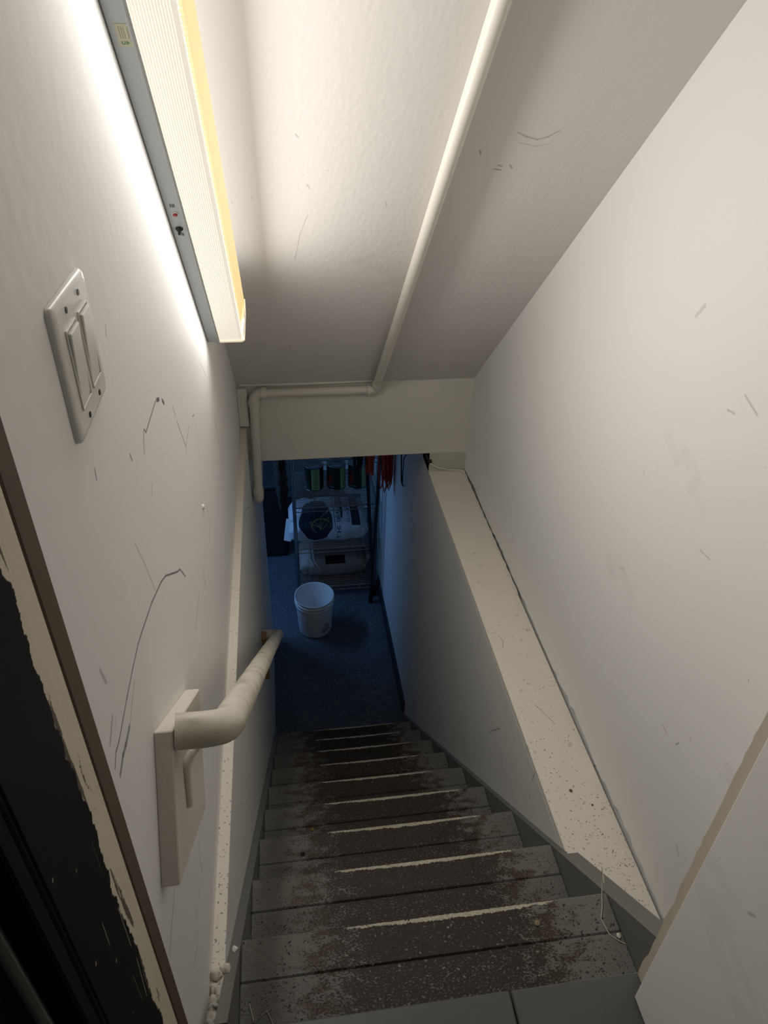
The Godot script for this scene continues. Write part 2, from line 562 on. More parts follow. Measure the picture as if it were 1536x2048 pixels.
func ledge_material() -> StandardMaterial3D:
	var w := 200
	var h := 2048
	var im := Image.create(w, h, false, Image.FORMAT_RGB8)
	var base := rgb8(232, 225, 214)
	im.fill(base)
	var rng := RandomNumberGenerator.new()
	rng.seed = 5
	for i in 24:
		var at := Vector2(rng.randf() * w, h * rng.randf_range(0.25, 0.75))
		stroke(im, PackedVector2Array([at, at + Vector2(rng.randf_range(-6, 6), rng.randf_range(-5, 5))]), rng.randf_range(5, 12), rng.randf_range(0.08, 0.22), Color(0.45, 0.42, 0.38))
	for i in 1200:
		# trodden grit: thick near the top step, sparse further down
		var v := pow(rng.randf(), 0.2)
		var at := Vector2(rng.randf() * w, v * h)
		stroke(im, PackedVector2Array([at, at + Vector2(rng.randf_range(-3, 3), rng.randf_range(-3, 3))]), rng.randf_range(0.5, 1.7), rng.randf_range(0.25, 0.9), Color(0.2, 0.17, 0.14))
	stroke(im, PackedVector2Array([Vector2(34, 960), Vector2(40, 985), Vector2(33, 1010)]), 1.5, 0.6, Color(0.4, 0.37, 0.33))
	stroke(im, PackedVector2Array([Vector2(60, 1230), Vector2(95, 1300)]), 1.6, 0.5, Color(0.4, 0.37, 0.33))
	var m := textured("ledge_paint", im, 0.6)
	return m

# ------------------------------------------------------------------ stairs
func tread_image(variant: int) -> Image:
	var w := 1000
	var h := 320
	var n1 := FastNoiseLite.new()
	n1.seed = 100 + variant
	n1.frequency = 0.012
	n1.fractal_octaves = 4
	var n2 := FastNoiseLite.new()
	n2.seed = 200 + variant
	n2.frequency = 0.16
	n2.fractal_octaves = 2
	var n3 := FastNoiseLite.new()
	n3.seed = 250 + variant
	n3.frequency = 0.02
	var rng := RandomNumberGenerator.new()
	rng.seed = 300 + variant
	var paint := Vector3(116, 115, 110)
	var worn := Vector3(50, 43, 37)
	var rust := Vector3(74, 56, 48)
	var strip := Vector3(196, 188, 170)
	var data := PackedByteArray()
	data.resize(w * h * 3)
	var left := 0.20 + rng.randf_range(-0.03, 0.04)
	var right := 0.82 + rng.randf_range(-0.05, 0.03)
	for y in h:
		var v := float(y) / h
		for x in w:
			var u := float(x) / w
			var a := n1.get_noise_2d(x, y * 2.2)
			var b := n2.get_noise_2d(x * 0.55, y * 1.3)
			var reach := smoothstep(left - 0.13, left + 0.16, u + a * 0.09) * (1.0 - smoothstep(right - 0.1, right + 0.12, u - a * 0.1))
			# the paint is rubbed off in flecks where feet tread
			var k := smoothstep(-0.14, 0.10, reach * 0.98 - 0.53 + b * (1.05 if v < 0.67 else 0.8) + a * 0.25)
			var c := paint.lerp(worn, k)
			c = c.lerp(rust, clampf(reach * (1.0 - reach) * 2.2 * (0.5 + a), 0.0, 0.6))
			# bare pale edge of the nosing
			var wide := 0.022 * sin(PI * clampf((u - left - 0.06) / (right - left), 0.0, 1.0)) + 0.008
			var edge := 0.985 - wide - 0.012 * n3.get_noise_1d(x) - 0.010 * n3.get_noise_1d(x * 6.0)
			if v > edge and v < 0.992 + 0.01 * n3.get_noise_1d(x * 3.0 + 900.0) and u > left + 0.07 + 0.02 * b and u < right + 0.04 + 0.03 * b and b < 0.7:
				c = strip * (0.93 + 0.1 * b)
			c *= 1.0 + 0.10 * b + 0.08 * a
			var i := (y * w + x) * 3
			data[i] = int(clampf(c.x, 0, 255))
			data[i + 1] = int(clampf(c.y, 0, 255))
			data[i + 2] = int(clampf(c.z, 0, 255))
	var im := Image.create_from_data(w, h, false, Image.FORMAT_RGB8, data)
	# flecks of old light paint and grit
	for i in 1100:
		var u := rng.randf_range(0.1, 0.98)
		var back := pow(rng.randf(), 1.4)
		var at := Vector2(u * w, back * h * 0.95)
		var tone := rng.randf_range(0.34, 0.6)
		if u < left or u > right:
			tone = rng.randf_range(0.08, 0.16)
		stroke_any(im, at, at + Vector2(rng.randf_range(-5, 5), rng.randf_range(-3, 3)), rng.randf_range(0.7, 2.6 + (1.6 if variant == 0 else 0.0)), Color(tone, tone * 0.96, tone * 0.9), rng.randf_range(0.5, 1.0))
	for i in 160:
		var at := Vector2(rng.randf() * w, rng.randf() * h)
		stroke_any(im, at, at + Vector2(rng.randf_range(-2, 2), rng.randf_range(-2, 2)), rng.randf_range(1.0, 4.0), Color(0.06, 0.05, 0.045), 0.8)
	return im

func stroke_any(im: Image, p: Vector2, q: Vector2, w: float, c: Color, a: float) -> void:
	var r := w / 2 + 1.0
	for y in range(maxi(int(minf(p.y, q.y) - r), 0), mini(int(maxf(p.y, q.y) + r) + 1, im.get_height() - 1) + 1):
		for x in range(maxi(int(minf(p.x, q.x) - r), 0), mini(int(maxf(p.x, q.x) + r) + 1, im.get_width() - 1) + 1):
			var v := Vector2(x + 0.5, y + 0.5)
			var d := v.distance_to(Geometry2D.get_closest_point_to_segment(v, p, q))
			var k := clampf(w / 2 + 0.5 - d, 0.0, 1.0) * a
			if k > 0.0:
				im.set_pixel(x, y, im.get_pixel(x, y).lerp(c, k))

func build_stairs() -> void:
	var stairs := thing("staircase", "narrow grey painted wooden staircase with worn treads leading down to the cellar", "stairs", lift(0.22, -3.366, -1.6))
	stairs.set_meta("kind", "structure")
	var tm := []
	for k in 5:
		var m := textured("worn_tread_%d" % k, tread_image(k), 0.55, 0.35)
		relief(m, 40 + k, 0.06, 0.2)
		tm.append(m)
	var xl := -0.137
	var xr := 0.576
	for i in 9:
		var z := -0.668 - 0.2298 * i          # nosing
		var y := -1.417 - 0.2166 * i
		var back := z + 0.2298 + 0.022
		var joint := z + 0.074
		var tread := Node3D.new()
		tread.name = "tread"
		stairs.add_child(tread, true)
		tread.position = lift(0.22, y, z + 0.12) - stairs.position
		var off := stairs.position + tread.position
		var uv := func(v: Vector3) -> Vector2: return Vector2((v.x - xl) / (xr - xl), (back - v.z) / (back - z))
		var st := tool()
		box(st, Vector3(xl, y - 0.034, z), Vector3(xr, y, joint - 0.0005), 0.0028, uv)
		part(tread, "nosing_board", st, tm[i % 5]).position = -off
		st = tool()
		box(st, Vector3(xl, y - 0.034, joint + 0.0005), Vector3(xr, y - 0.0012 * (i % 2), back), 0.0016, uv)
		part(tread, "back_board", st, tm[(i + 0) % 5]).position = -off
	var rm = M.grey_stair_paint
	for i in 10:
		var z := -0.668 - 0.2298 * (i - 1) - 0.0
		var y := -1.417 - 0.2166 * (i - 1)
		var foot := y - 0.2166
		part(stairs, "riser", slab(Vector3(xl, foot + 0.001, z + 0.022), Vector3(xr, y - 0.035, z + 0.040), 0.002), rm)
	for side in [[-0.1568, -0.1375, -0.010], [0.5765, 0.615, -0.004]]:
		var o: float = side[2]
		var z0 := -0.47
		var z1 := -2.74
		var st := tool()
		var bottom := nosing_y(z1) - 0.0
		var pts := PackedVector2Array([Vector2(z0, nosing_y(z0) + o), Vector2(-2.50, nosing_y(-2.50) + o), Vector2(-2.70, maxf(nosing_y(-2.70) + o, -3.36)), Vector2(-2.73, -3.366), Vector2(-2.30, -3.366), Vector2(z0, nosing_y(z0) - 0.36)])
		if side[0] > 0.0:
			# it runs behind the plaster below the ledge and stands free above it
			prism(st, pts, side[0], 0.5915)
			prism(st, PackedVector2Array([Vector2(z0, nosing_y(z0) + o), Vector2(-0.845, nosing_y(-0.845) + o), Vector2(-0.845, LEDGE_R + 0.0005), Vector2(z0, LEDGE_R + 0.0005)]), 0.5915, side[1])
		else:
			prism(st, pts, side[0], side[1])
		part(stairs, "stringer", st, M.grey_stair_paint)
	relief(M.grey_stair_paint, 33, 0.05, 0.1, Vector3(2, 2, 2))

# ------------------------------------------------------------------ doorway at the top
func build_doorway() -> void:
	# landing of big grey tiles on a screed
	var fl := structure("floor_landing", slab(Vector3(-1.0, LANDING - 0.20, -0.43), Vector3(1.3, LANDING - 0.014, 1.6)), mat("screed", rgb8(58, 56, 52), 0.8), "dark landing floor at the top of the stairs", "floor")
	var tile := mat("landing_tile", rgb8(84, 85, 83), 0.4)
	relief(tile, 51, 0.03, 0.06, Vector3(2, 2, 2))
	for ix in 5:
		for iz in 4:
			var x0 := -0.915 + ix * 0.4
			var z0 := -0.445 + iz * 0.4
			part(fl, "floor_tile", slab(Vector3(x0 + 0.0015, LANDING - 0.014, z0 + 0.0015), Vector3(x0 + 0.3985, LANDING - 0.001 * ((ix + iz) % 2), z0 + 0.3985), 0.002), tile)
	# wall round the doorway
	var wp = M.white_wall_paint
	structure("wall_front_left", slab(Vector3(-1.2, -1.45, -0.44), Vector3(-0.205, 1.25, -0.26)), wp)
	structure("wall_front_right", slab(Vector3(0.507, -1.45, -0.437), Vector3(1.4, 1.25, -0.26)), wp)
	structure("wall_front_top", slab(Vector3(-0.205, 0.80, -0.44), Vector3(0.507, 1.25, -0.26)), wp)
	# ragged plaster edge of the right reveal
	var st := tool()
	var rng := RandomNumberGenerator.new()
	rng.seed = 9
	var outline := PackedVector2Array([Vector2(-0.40, LANDING), Vector2(-0.40, 0.8)])
	for i in 121:
		var y := lerpf(0.8, LANDING, i / 120.0)
		var nick := 0.004 if i in [77, 78] else 0.0
		outline.append(Vector2(-0.442 + rng.randf_range(-0.0012, 0.0012) + nick + (0.004 * rng.randf() if i > 105 else 0.0), y))
	prism(st, outline, 0.487, 0.507)
	structure("trim_4", st, mat("bruised_plaster", rgb8(198, 188, 172), 0.85), "chipped plaster edge between the white door jamb and the stairwell", "trim")
	# white jamb board on the right
	st = tool()
	box(st, Vector3(0.468, LANDING, -0.4125), Vector3(0.507, 0.8, -0.16), 0.003)
	var jm := marked("jamb_paint", [], rgb8(240, 237, 233), Vector2(-0.42, -1.2), Vector2(-0.1, 0.8), Vector2i(512, 1024), 21, 60, 30)
	structure("trim_5", st, jm, "scuffed white door jamb at the head of the stairs", "trim")
	# left reveal: bare wooden edge, then a jamb painted black over cream
	st = tool()
	box(st, Vector3(-0.205, LANDING, -0.4395), Vector3(-0.179, 0.8, -0.4105), 0.002)
	var bw = M.bare_wood
	structure("trim_6", st, bw, "bare brown wooden edge between the scratched wall and the black jamb", "trim")
	st = tool()
	box(st, Vector3(-0.205, LANDING, -0.409), Vector3(-0.179, 0.8, -0.2825), 0.002, func(v: Vector3) -> Vector2: return Vector2((v.z + 0.409) / 0.1265, (0.8 - (v.y - EYE)) / 2.0))
	structure("trim_7", st, jamb_material(), "black door jamb with an uneven cream painted edge", "trim")
	st = tool()
	box(st, Vector3(-0.205, LANDING, -0.2785), Vector3(-0.181, 0.8, -0.262), 0.002)
	structure("trim_8", st, M.black_paint, "thin black door stop beside the black jamb", "trim")
	st = tool()
	box(st, Vector3(-0.25, LANDING + 0.006, -0.255), Vector3(-0.208, 0.79, 0.47), 0.003)
	var door := structure("door_1", st, M.matte_black, "plain black door standing open against the dark hall", "door")
	st = tool()
	tube(st, [lift(-0.208, -0.25, 0.40), lift(-0.180, -0.25, 0.40)], 0.010, 12)
	tube(st, [lift(-0.180, -0.25, 0.40), lift(-0.160, -0.25, 0.40), lift(-0.150, -0.25, 0.40)], [0.026, 0.028, 0.018], 16)
	part(door, "door_knob", st, M.dark_metal)
	# hall that the picture is taken from
	var hm := mat("hall_paint", rgb8(230, 226, 220), 0.8)
	structure("wall_hall_left", slab(Vector3(-1.12, -1.4, -0.26), Vector3(-1.0, 1.25, 1.7)), hm)
	structure("wall_hall_right", slab(Vector3(1.3, -1.4, -0.26), Vector3(1.42, 1.25, 1.7)), hm)
	structure("wall_hall_back", slab(Vector3(-1.12, -1.4, 1.6), Vector3(1.42, 1.25, 1.72)), hm)
	structure("ceiling_hall", slab(Vector3(-1.2, 1.251, -0.44), Vector3(1.42, 1.35, 1.72)), hm)

func jamb_material() -> StandardMaterial3D:
	var w := 160
	var h := 2048
	var im := Image.create(w, h, false, Image.FORMAT_RGB8)
	im.fill(rgb8(22, 21, 20))
	var cream := rgb8(222, 213, 194)
	var n := FastNoiseLite.new()
	n.seed = 61
	n.frequency = 0.012
	var rng := RandomNumberGenerator.new()
	rng.seed = 62
	for y in h:
		var edge := 46.0 + 12.0 * n.get_noise_1d(y * 0.5) + 7.0 * n.get_noise_1d(y * 2.5 + 400.0) + 2.5 * n.get_noise_1d(y * 12.0)
		for x in w:
			if x < edge:
				var smear := n.get_noise_2d(x * 4.0, y * 0.45)
				var rub := smear > 0.28 and x > edge - 18.0
				im.set_pixel(x, y, cream.lerp(rgb8(70, 62, 56), 0.75 if rub else 0.06 * absf(smear)))
	# runs and spatters of cream paint on the black
	for i in 13:
		var at := Vector2(rng.randf_range(44, 110), rng.randf_range(1350, 2000))
		stroke_any(im, at, at + Vector2(rng.randf_range(0, 9), rng.randf_range(20, 90)), rng.randf_range(0.8, 2.4), cream, rng.randf_range(0.3, 0.9))
	for i in 8:
		var at := Vector2(rng.randf_range(60, 150), rng.randf_range(1200, 2000))
		stroke_any(im, at, at + Vector2(1, 1), rng.randf_range(1.5, 5), cream, 0.8)
	return textured("black_and_cream_paint", im, 0.5, 0.2)

# ------------------------------------------------------------------ lamp on the left wall
const LAMP_S0 := 0.50
const LAMP_S1 := 1.716

func along_slope(st: SurfaceTool, outline: Array, s0: float, s1: float, closed := true, ribs := 0.0) -> void:
	# outline of Vector2(x, off) carried along the slope
	var c := Vector2.ZERO
	for q in outline:
		c += q / outline.size()
	var m := outline.size() if closed else outline.size() - 1
	for i in m:
		var a: Vector2 = outline[i]
		var b: Vector2 = outline[(i + 1) % outline.size()]
		var mid := (a + b) / 2 - c
		var out := Vector3(mid.x, 0, 0) - N_DIR * mid.y
		if ribs > 0.0:
			var n := int((s1 - s0) / ribs)
			var d := (b - a).normalized()
			var side := Vector2(-d.y, d.x)
			if side.dot(mid) < 0:
				side = -side
			for k in n:
				var t0 := s0 + k * ribs
				for j in 2:
					var sa := t0 + j * ribs / 2
					var sb := sa + ribs / 2
					var ra := side * (0.0010 if j else 0.0)
					var rb := side * (0.0 if j else 0.0010)
					face(st, [by_ceiling(a.x + ra.x, a.y + ra.y, sa), by_ceiling(b.x + ra.x, b.y + ra.y, sa), by_ceiling(b.x + rb.x, b.y + rb.y, sb), by_ceiling(a.x + rb.x, a.y + rb.y, sb)], out)
		else:
			face(st, [by_ceiling(a.x, a.y, s0), by_ceiling(b.x, b.y, s0), by_ceiling(b.x, b.y, s1), by_ceiling(a.x, a.y, s1)], out)
	if closed:
		for s in [[s0, -1.0], [s1, 1.0]]:
			var p := []
			for q in outline:
				p.append(by_ceiling(q.x, q.y, s[0]))
			face(st, p, S_DIR * s[1])

func glow(called: String, c: Color, e: float) -> StandardMaterial3D:
	var m := mat(called, rgb8(235, 230, 215), 0.35)
	m.emission_enabled = true
	m.emission = c
	m.emission_energy_multiplier = e
	return m

func build_fixture() -> void:
	var lamp := thing("fluorescent_light", "long lit fluorescent light with grey housing mounted on the scratched wall below the ceiling", "light", by_ceiling(-0.15, 0.2, 1.1))
	var st := tool()
	along_slope(st, [Vector2(-0.1795, 0.100), Vector2(-0.1795, 0.2065), Vector2(-0.178, 0.208), Vector2(-0.1565, 0.208), Vector2(-0.1555, 0.2092), Vector2(-0.1535, 0.2092), Vector2(-0.1525, 0.208), Vector2(-0.1500, 0.2065), Vector2(-0.1500, 0.100)], LAMP_S0, LAMP_S1 + 0.006)
	var housing := part(lamp, "housing", st, M.housing_enamel)
	# ribbed lens: lower face with ribs along its length, side face with ribs across
	st = tool()
	var low := []
	for i in 29:
		low.append(Vector2(lerpf(-0.1495, -0.100, i / 28.0), 0.2065 + (0.0008 if i % 2 else 0.0)))
	along_slope(st, low, LAMP_S0 + 0.004, LAMP_S1, false)
	along_slope(st, [Vector2(-0.100, 0.2065), Vector2(-0.096, 0.2052), Vector2(-0.0945, 0.202)], LAMP_S0 + 0.004, LAMP_S1, false)
	along_slope(st, [Vector2(-0.0865, 0.106), Vector2(-0.092, 0.102), Vector2(-0.1495, 0.101)], LAMP_S0 + 0.004, LAMP_S1, false)
	var lens := part(lamp, "lens", st, glow("lit_lens", Color(1.0, 0.965, 0.90), 0.42))
	st = tool()
	along_slope(st, [Vector2(-0.0945, 0.202), Vector2(-0.0900, 0.155), Vector2(-0.0860, 0.108)], LAMP_S0 + 0.004, LAMP_S1, false, 0.0085)
	part(lens, "lens_side", st, glow("lit_yellowed_lens", Color(1.0, 0.84, 0.46), 0.48)).set_meta("label", "yellowed ribbed side of the lens")
	st = tool()
	along_slope(st, [Vector2(-0.150, 0.100), Vector2(-0.150, 0.2095), Vector2(-0.097, 0.2095), Vector2(-0.089, 0.206), Vector2(-0.0835, 0.140), Vector2(-0.0835, 0.100)], LAMP_S1, LAMP_S1 + 0.008)
	along_slope(st, [Vector2(-0.0915, 0.203), Vector2(-0.0895, 0.205), Vector2(-0.0838, 0.145), Vector2(-0.0850, 0.140), Vector2(-0.0868, 0.145)], LAMP_S1 - 0.045, LAMP_S1)
	part(lamp, "end_cap", st, glow("end_cap_plastic", Color(1.0, 0.93, 0.80), 0.35))
	st = tool()
	along_slope(st, [Vector2(-0.150, 0.100), Vector2(-0.150, 0.2095), Vector2(-0.097, 0.2095), Vector2(-0.0835, 0.140), Vector2(-0.0835, 0.100)], LAMP_S0 - 0.004, LAMP_S0 + 0.004)
	part(lamp, "end_cap", st, M.end_cap_plastic)
	# sticker, indicator, test switch and print on the lower face of the housing
	var b := Basis(Vector3.RIGHT, N_DIR, Vector3.RIGHT.cross(N_DIR))
	st = tool()
	var c := by_ceiling(-0.1625, 0.2083, 0.781)
	obox(st, c, Vector3(0.0085, 0.0003, 0.017), b, 0.0, func(v: Vector3) -> Vector2: return Vector2((v - c).dot(Vector3.RIGHT) / 0.017 + 0.5, (v - c).dot(S_DIR) / 0.034 + 0.5))
	part(housing, "sticker", st, sticker_material()).set_meta("label", "faded pale sticker with green lines of print")
	st = tool()
	tube(st, [by_ceiling(-0.1655, 0.2075, 1.157), by_ceiling(-0.1655, 0.2098, 1.157)], 0.0055, 16)
	part(housing, "indicator_bezel", st, M.white_plastic)
	st = tool()
	tube(st, [by_ceiling(-0.1655, 0.2085, 1.157), by_ceiling(-0.1655, 0.2112, 1.157), by_ceiling(-0.1655, 0.2120, 1.157)], [0.0042, 0.0040, 0.002], 14)
	part(housing, "red_indicator", st, mat("red_plastic", rgb8(150, 28, 34), 0.25)).set_meta("label", "small round red indicator")
	st = tool()
	var t := [by_ceiling(-0.1660, 0.2080, 1.203), by_ceiling(-0.1660, 0.2098, 1.203), by_ceiling(-0.1660, 0.2100, 1.203), by_ceiling(-0.1660, 0.2125, 1.203), by_ceiling(-0.1660, 0.2127, 1.203), by_ceiling(-0.1660, 0.2200, 1.203), by_ceiling(-0.1660, 0.2206, 1.203)]
	tube(st, t, [0.0065, 0.0065, 0.0048, 0.0045, 0.0028, 0.0026, 0.0012], 16)
	part(housing, "test_switch", st, M.black_rubber).set_meta("label", "black push switch")
	st = tool()
	var rng := RandomNumberGenerator.new()
	rng.seed = 3
	for row in [[1.134, -0.1695], [1.134, -0.1665], [1.134, -0.1637], [1.223, -0.1645], [1.223, -0.1618]]:
		for k in 4:
			obox(st, by_ceiling(row[1] + rng.randf_range(-0.0003, 0.0003), 0.2082, row[0] - 0.005 + k * 0.0026), Vector3(0.0009, 0.0001, 0.0009), b)
	part(housing, "small_print", st, M.black_rubber).set_meta("kind", "stuff")
	var warm := Color(1.0, 0.988, 0.970)
	var mid := (LAMP_S0 + LAMP_S1) / 2
	area_light("lamp_light_below", by_ceiling(-0.118, 0.2105, mid), -N_DIR, Vector3.RIGHT, Vector2(1.19, 0.042), 0.125, warm)
	area_light("lamp_light_side", by_ceiling(-0.0825, 0.157, mid), (Vector3.RIGHT - N_DIR * 0.34).normalized(), N_DIR, Vector2(1.19, 0.09), 0.405, warm)
	area_light("lamp_light_above", by_ceiling(-0.118, 0.0975, mid), N_DIR, Vector3.RIGHT, Vector2(1.19, 0.055), 0.036, warm)

func sticker_material() -> StandardMaterial3D:
	var im := Image.create(64, 128, false, Image.FORMAT_RGB8)
	im.fill(rgb8(198, 196, 170))
	var green := rgb8(96, 112, 82)
	for x in [14, 24, 33, 50]:
		for y in range(14, 80):
			if (y * 7 + x) % 11 < 8:
				for k in 3:
					im.set_pixel(x + k, y, green)
	var g := rgb8(60, 120, 80)
	stroke_any(im, Vector2(14, 96), Vector2(14, 112), 4, g, 1)
	stroke_any(im, Vector2(14, 112), Vector2(26, 112), 4, g, 1)
	stroke_any(im, Vector2(26, 96), Vector2(26, 112), 4, g, 1)
	stroke_any(im, Vector2(34, 96), Vector2(34, 112), 4, g, 1)
	stroke_any(im, Vector2(34, 96), Vector2(44, 104), 4, g, 1)
	stroke_any(im, Vector2(34, 112), Vector2(44, 104), 4, g, 1)
	return textured("sticker_print", im, 0.6)

# ------------------------------------------------------------------ painted pipe
func build_pipe() -> void:
	var z := HEAD_Z + 0.024
	var pipe := thing("pipe", "white painted pipe running down the sloping ceiling and along the beam", "pipe", lift(0.35, -1.2, z))
	var pm = M.pipe_paint
	relief(pm, 71, 0.03, 0.06, Vector3(4, 4, 4))
	var top := by_ceiling(0.350, 0.019, -0.20)
	var foot := by_ceiling(0.356, 0.021, 2.645)
	var st := tool()
	tube(st, [top, top.lerp(foot, 0.3) + Vector3(-0.001, 0, 0), top.lerp(foot, 0.6), top.lerp(foot, 0.8) + Vector3(0.001, 0, 0), foot], 0.0155, 18)
	part(pipe, "sloping_pipe", st, pm)
	# lower elbow of the sloping run
	var knee := lift(0.352, -1.205, z)
	st = tool()
	tube(st, bend([foot + (top - foot).limit_length(0.012), lift(0.357, -1.203, z - 0.004), lift(0.328, -1.199, z)], 0.03, 6), 0.0185, 16)
	tube(st, [lift(0.332, -1.199, z), lift(0.320, -1.199, z)], 0.0225, 16)
	part(pipe, "elbow", st, pm)
	st = tool()
	tube(st, [lift(0.330, -1.199, z), lift(0.1, -1.198, z), lift(-0.10, -1.197, z)], 0.0165, 16)
	part(pipe, "cross_pipe", st, pm)
	st = tool()
	tube(st, [lift(-0.068, -1.197, z), lift(-0.088, -1.197, z)], 0.0235, 16)
	tube(st, bend([lift(-0.078, -1.197, z), lift(-0.116, -1.197, z), lift(-0.117, -1.235, z)], 0.034, 7), 0.0205, 16)
	tube(st, [lift(-0.117, -1.226, z), lift(-0.1175, -1.246, z)], 0.0235, 16)
	part(pipe, "elbow", st, pm)
	st = tool()
	tube(st, [lift(-0.117, -1.235, z), lift(-0.130, -1.655, z)], 0.0175, 16)
	part(pipe, "drop_pipe", st, pm)
	st = tool()
	tube(st, [lift(-0.1292, -1.628, z), lift(-0.1298, -1.650, z)], 0.0222, 16)
	tube(st, bend([lift(-0.1298, -1.645, z), lift(-0.131, -1.688, z), lift(-0.131, -1.690, z - 0.06)], 0.03, 7), 0.0205, 16)
	part(pipe, "elbow", st, pm)
	st = tool()
	tube(st, [lift(-0.131, -1.690, z - 0.05), lift(-0.131, -1.690, -3.2)], 0.0165, 12)
	part(pipe, "cellar_pipe", st, pm)

# ------------------------------------------------------------------ light switch
func build_switch() -> void:
	var sw := thing("light_switch", "white double rocker light switch plate on the scratched wall", "light switch", lift(-0.18, -0.253, -0.630))
	var c := Vector3(-0.1775, -0.253, -0.630)
	var st := tool()
	# domed plate with rounded corners
	var rings := [[0.0595, -0.1799], [0.0595, -0.1765], [0.0575, -0.1742], [0.0530, -0.1731]]
	var outline := func(h: float, r: float) -> Array:
		var p := []
		for k in 32:
			var w := TAU * (k + 0.5) / 32
			var q := Vector2(cos(w), sin(w))
			p.append(Vector2(signf(q.x) * (h - r), signf(q.y) * (h - r)) + q * r)
		return p
	var prev := []
	st.set_smooth_group(1)
	for g in rings:
		var ring := []
		for q in outline.call(g[0], 0.007):
			ring.append(lift(g[1], c.y + q.y, c.z + q.x))
		if prev.size():
			for k in 32:
				var l := (k + 1) % 32
				var mid: Vector3 = (ring[k] + ring[l]) / 2 - lift(-0.182, c.y, c.z)
				face(st, [prev[k], prev[l], ring[l], ring[k]], mid)
		prev = ring
	st.set_smooth_group(-1)
	face(st, prev, Vector3.RIGHT)
	part(sw, "cover_plate", st, M.white_plastic)
	for k in 2:
		var z := c.z + (0.023 if k == 0 else -0.023)
		st = tool()
		for s in [-1.0, 1.0]:
			box(st, Vector3(-0.174, c.y - 0.0345, z + s * 0.0172 - 0.0010), Vector3(-0.1716, c.y + 0.0345, z + s * 0.0172 + 0.0010), 0.0004)
			box(st, Vector3(-0.174, c.y + s * 0.0345 - 0.0010, z - 0.0172), Vector3(-0.1716, c.y + s * 0.0345 + 0.0010, z + 0.0172), 0.0004)
		part(sw, "rocker_frame", st, M.white_plastic)
		st = tool()
		obox(st, lift(-0.1728, c.y, z), Vector3(0.0022, 0.0325, 0.0152), Basis(Vector3.BACK, deg_to_rad(-3.2)), 0.0008)
		part(sw, "rocker", st, M.white_plastic)
		for s in [-1.0, 1.0]:
			st = tool()
			tube(st, [lift(-0.1735, c.y + s * 0.0475, z), lift(-0.1724, c.y + s * 0.0475, z)], 0.0028, 12)
			part(sw, "screw", st, M.dark_metal)

# ------------------------------------------------------------------ handrail
func build_handrail() -> void:
	var rail := thing("handrail", "thick grubby white tube handrail returning to a board on the scratched wall", "handrail", lift(-0.15, -0.8, -0.62))
	var d1 := Vector3(0, -0.171, -0.226).normalized()
	var d2 := Vector3(0, -0.157, 0.094)
	d2 = (d2 - d1 * d2.dot(d1)).normalized()
	var near_top := Vector3(-0.169, -0.721, -0.593)
	var c := near_top + d1 * 0.128 + d2 * 0.0925
	var st := tool()
	obox(st, lift(c.x, c.y, c.z), Vector3(0.0112, 0.0925, 0.128), Basis(Vector3.RIGHT, d2, Vector3.RIGHT.cross(d2)), 0.0015)
	var bm := mat("board_paint", rgb8(216, 208, 198), 0.7)
	relief(bm, 81, 0.05, 0.08, Vector3(3, 3, 3))
	part(rail, "mounting_board", st, bm).set_meta("label", "white painted mounting board")
	var rm := rail_material()
	st = tool()
	var far := lift(-0.089, -2.37, -2.45)
	var knee := lift(-0.098, -0.742, -0.606)
	var path := bend([lift(-0.1575, -0.734, -0.602), knee, knee.lerp(far, 0.5) + Vector3(0, 0.004, 0), far, far + Vector3(-0.07, -0.002, -0.004)], 0.045, 8)
	tube(st, path, 0.0225, 24)
	part(rail, "rail", st, rm)
	# strap bracket between board and rail
	st = tool()
	var strap := bend([lift(-0.1555, -0.868, -0.588), lift(-0.1545, -0.806, -0.612), lift(-0.138, -0.800, -0.634), lift(-0.105, -0.785, -0.665)], 0.016, 5)
	tube(st, strap, [0.0055, 0.0055, 0.006, 0.006, 0.006, 0.006, 0.006, 0.006, 0.006, 0.006, 0.006, 0.006, 0.006, 0.006].slice(0, strap.size()), 10)
	part(rail, "bracket", st, M.pipe_paint)
	st = tool()
	box(st, Vector3(-0.157, -2.49, -2.335), Vector3(-0.138, -2.235, -2.285), 0.002)
	part(rail, "wall_block", st, mat("raw_pine", rgb8(150, 118, 84), 0.8)).set_meta("label", "raw wooden wall block")
	st = tool()
	tube(st, bend([lift(-0.139, -2.33, -2.31), lift(-0.11, -2.33, -2.31), lift(-0.092, -2.27, -2.31)], 0.015, 4), 0.006, 8)
	part(rail, "bracket", st, M.pipe_paint)

func rail_material() -> StandardMaterial3D:
	var n := FastNoiseLite.new()
	n.seed = 91
	n.frequency = 0.012
	n.fractal_octaves = 5
	var t := NoiseTexture2D.new()
	t.width = 256
	t.height = 512
	t.seamless = true
	t.noise = n
	var g := Gradient.new()
	g.offsets = PackedFloat32Array([0.0, 0.35, 0.6, 1.0])
	g.colors = PackedColorArray([rgb8(160, 152, 136), rgb8(196, 189, 173), rgb8(206, 200, 186), rgb8(214, 208, 196)])
	t.color_ramp = g
	var m := mat("grubby_white_paint", Color.WHITE, 0.5)
	m.albedo_texture = t
	m.uv1_scale = Vector3(1, 1.6, 1)
	return m

# ------------------------------------------------------------------ cellar
const FLOOR := -3.366

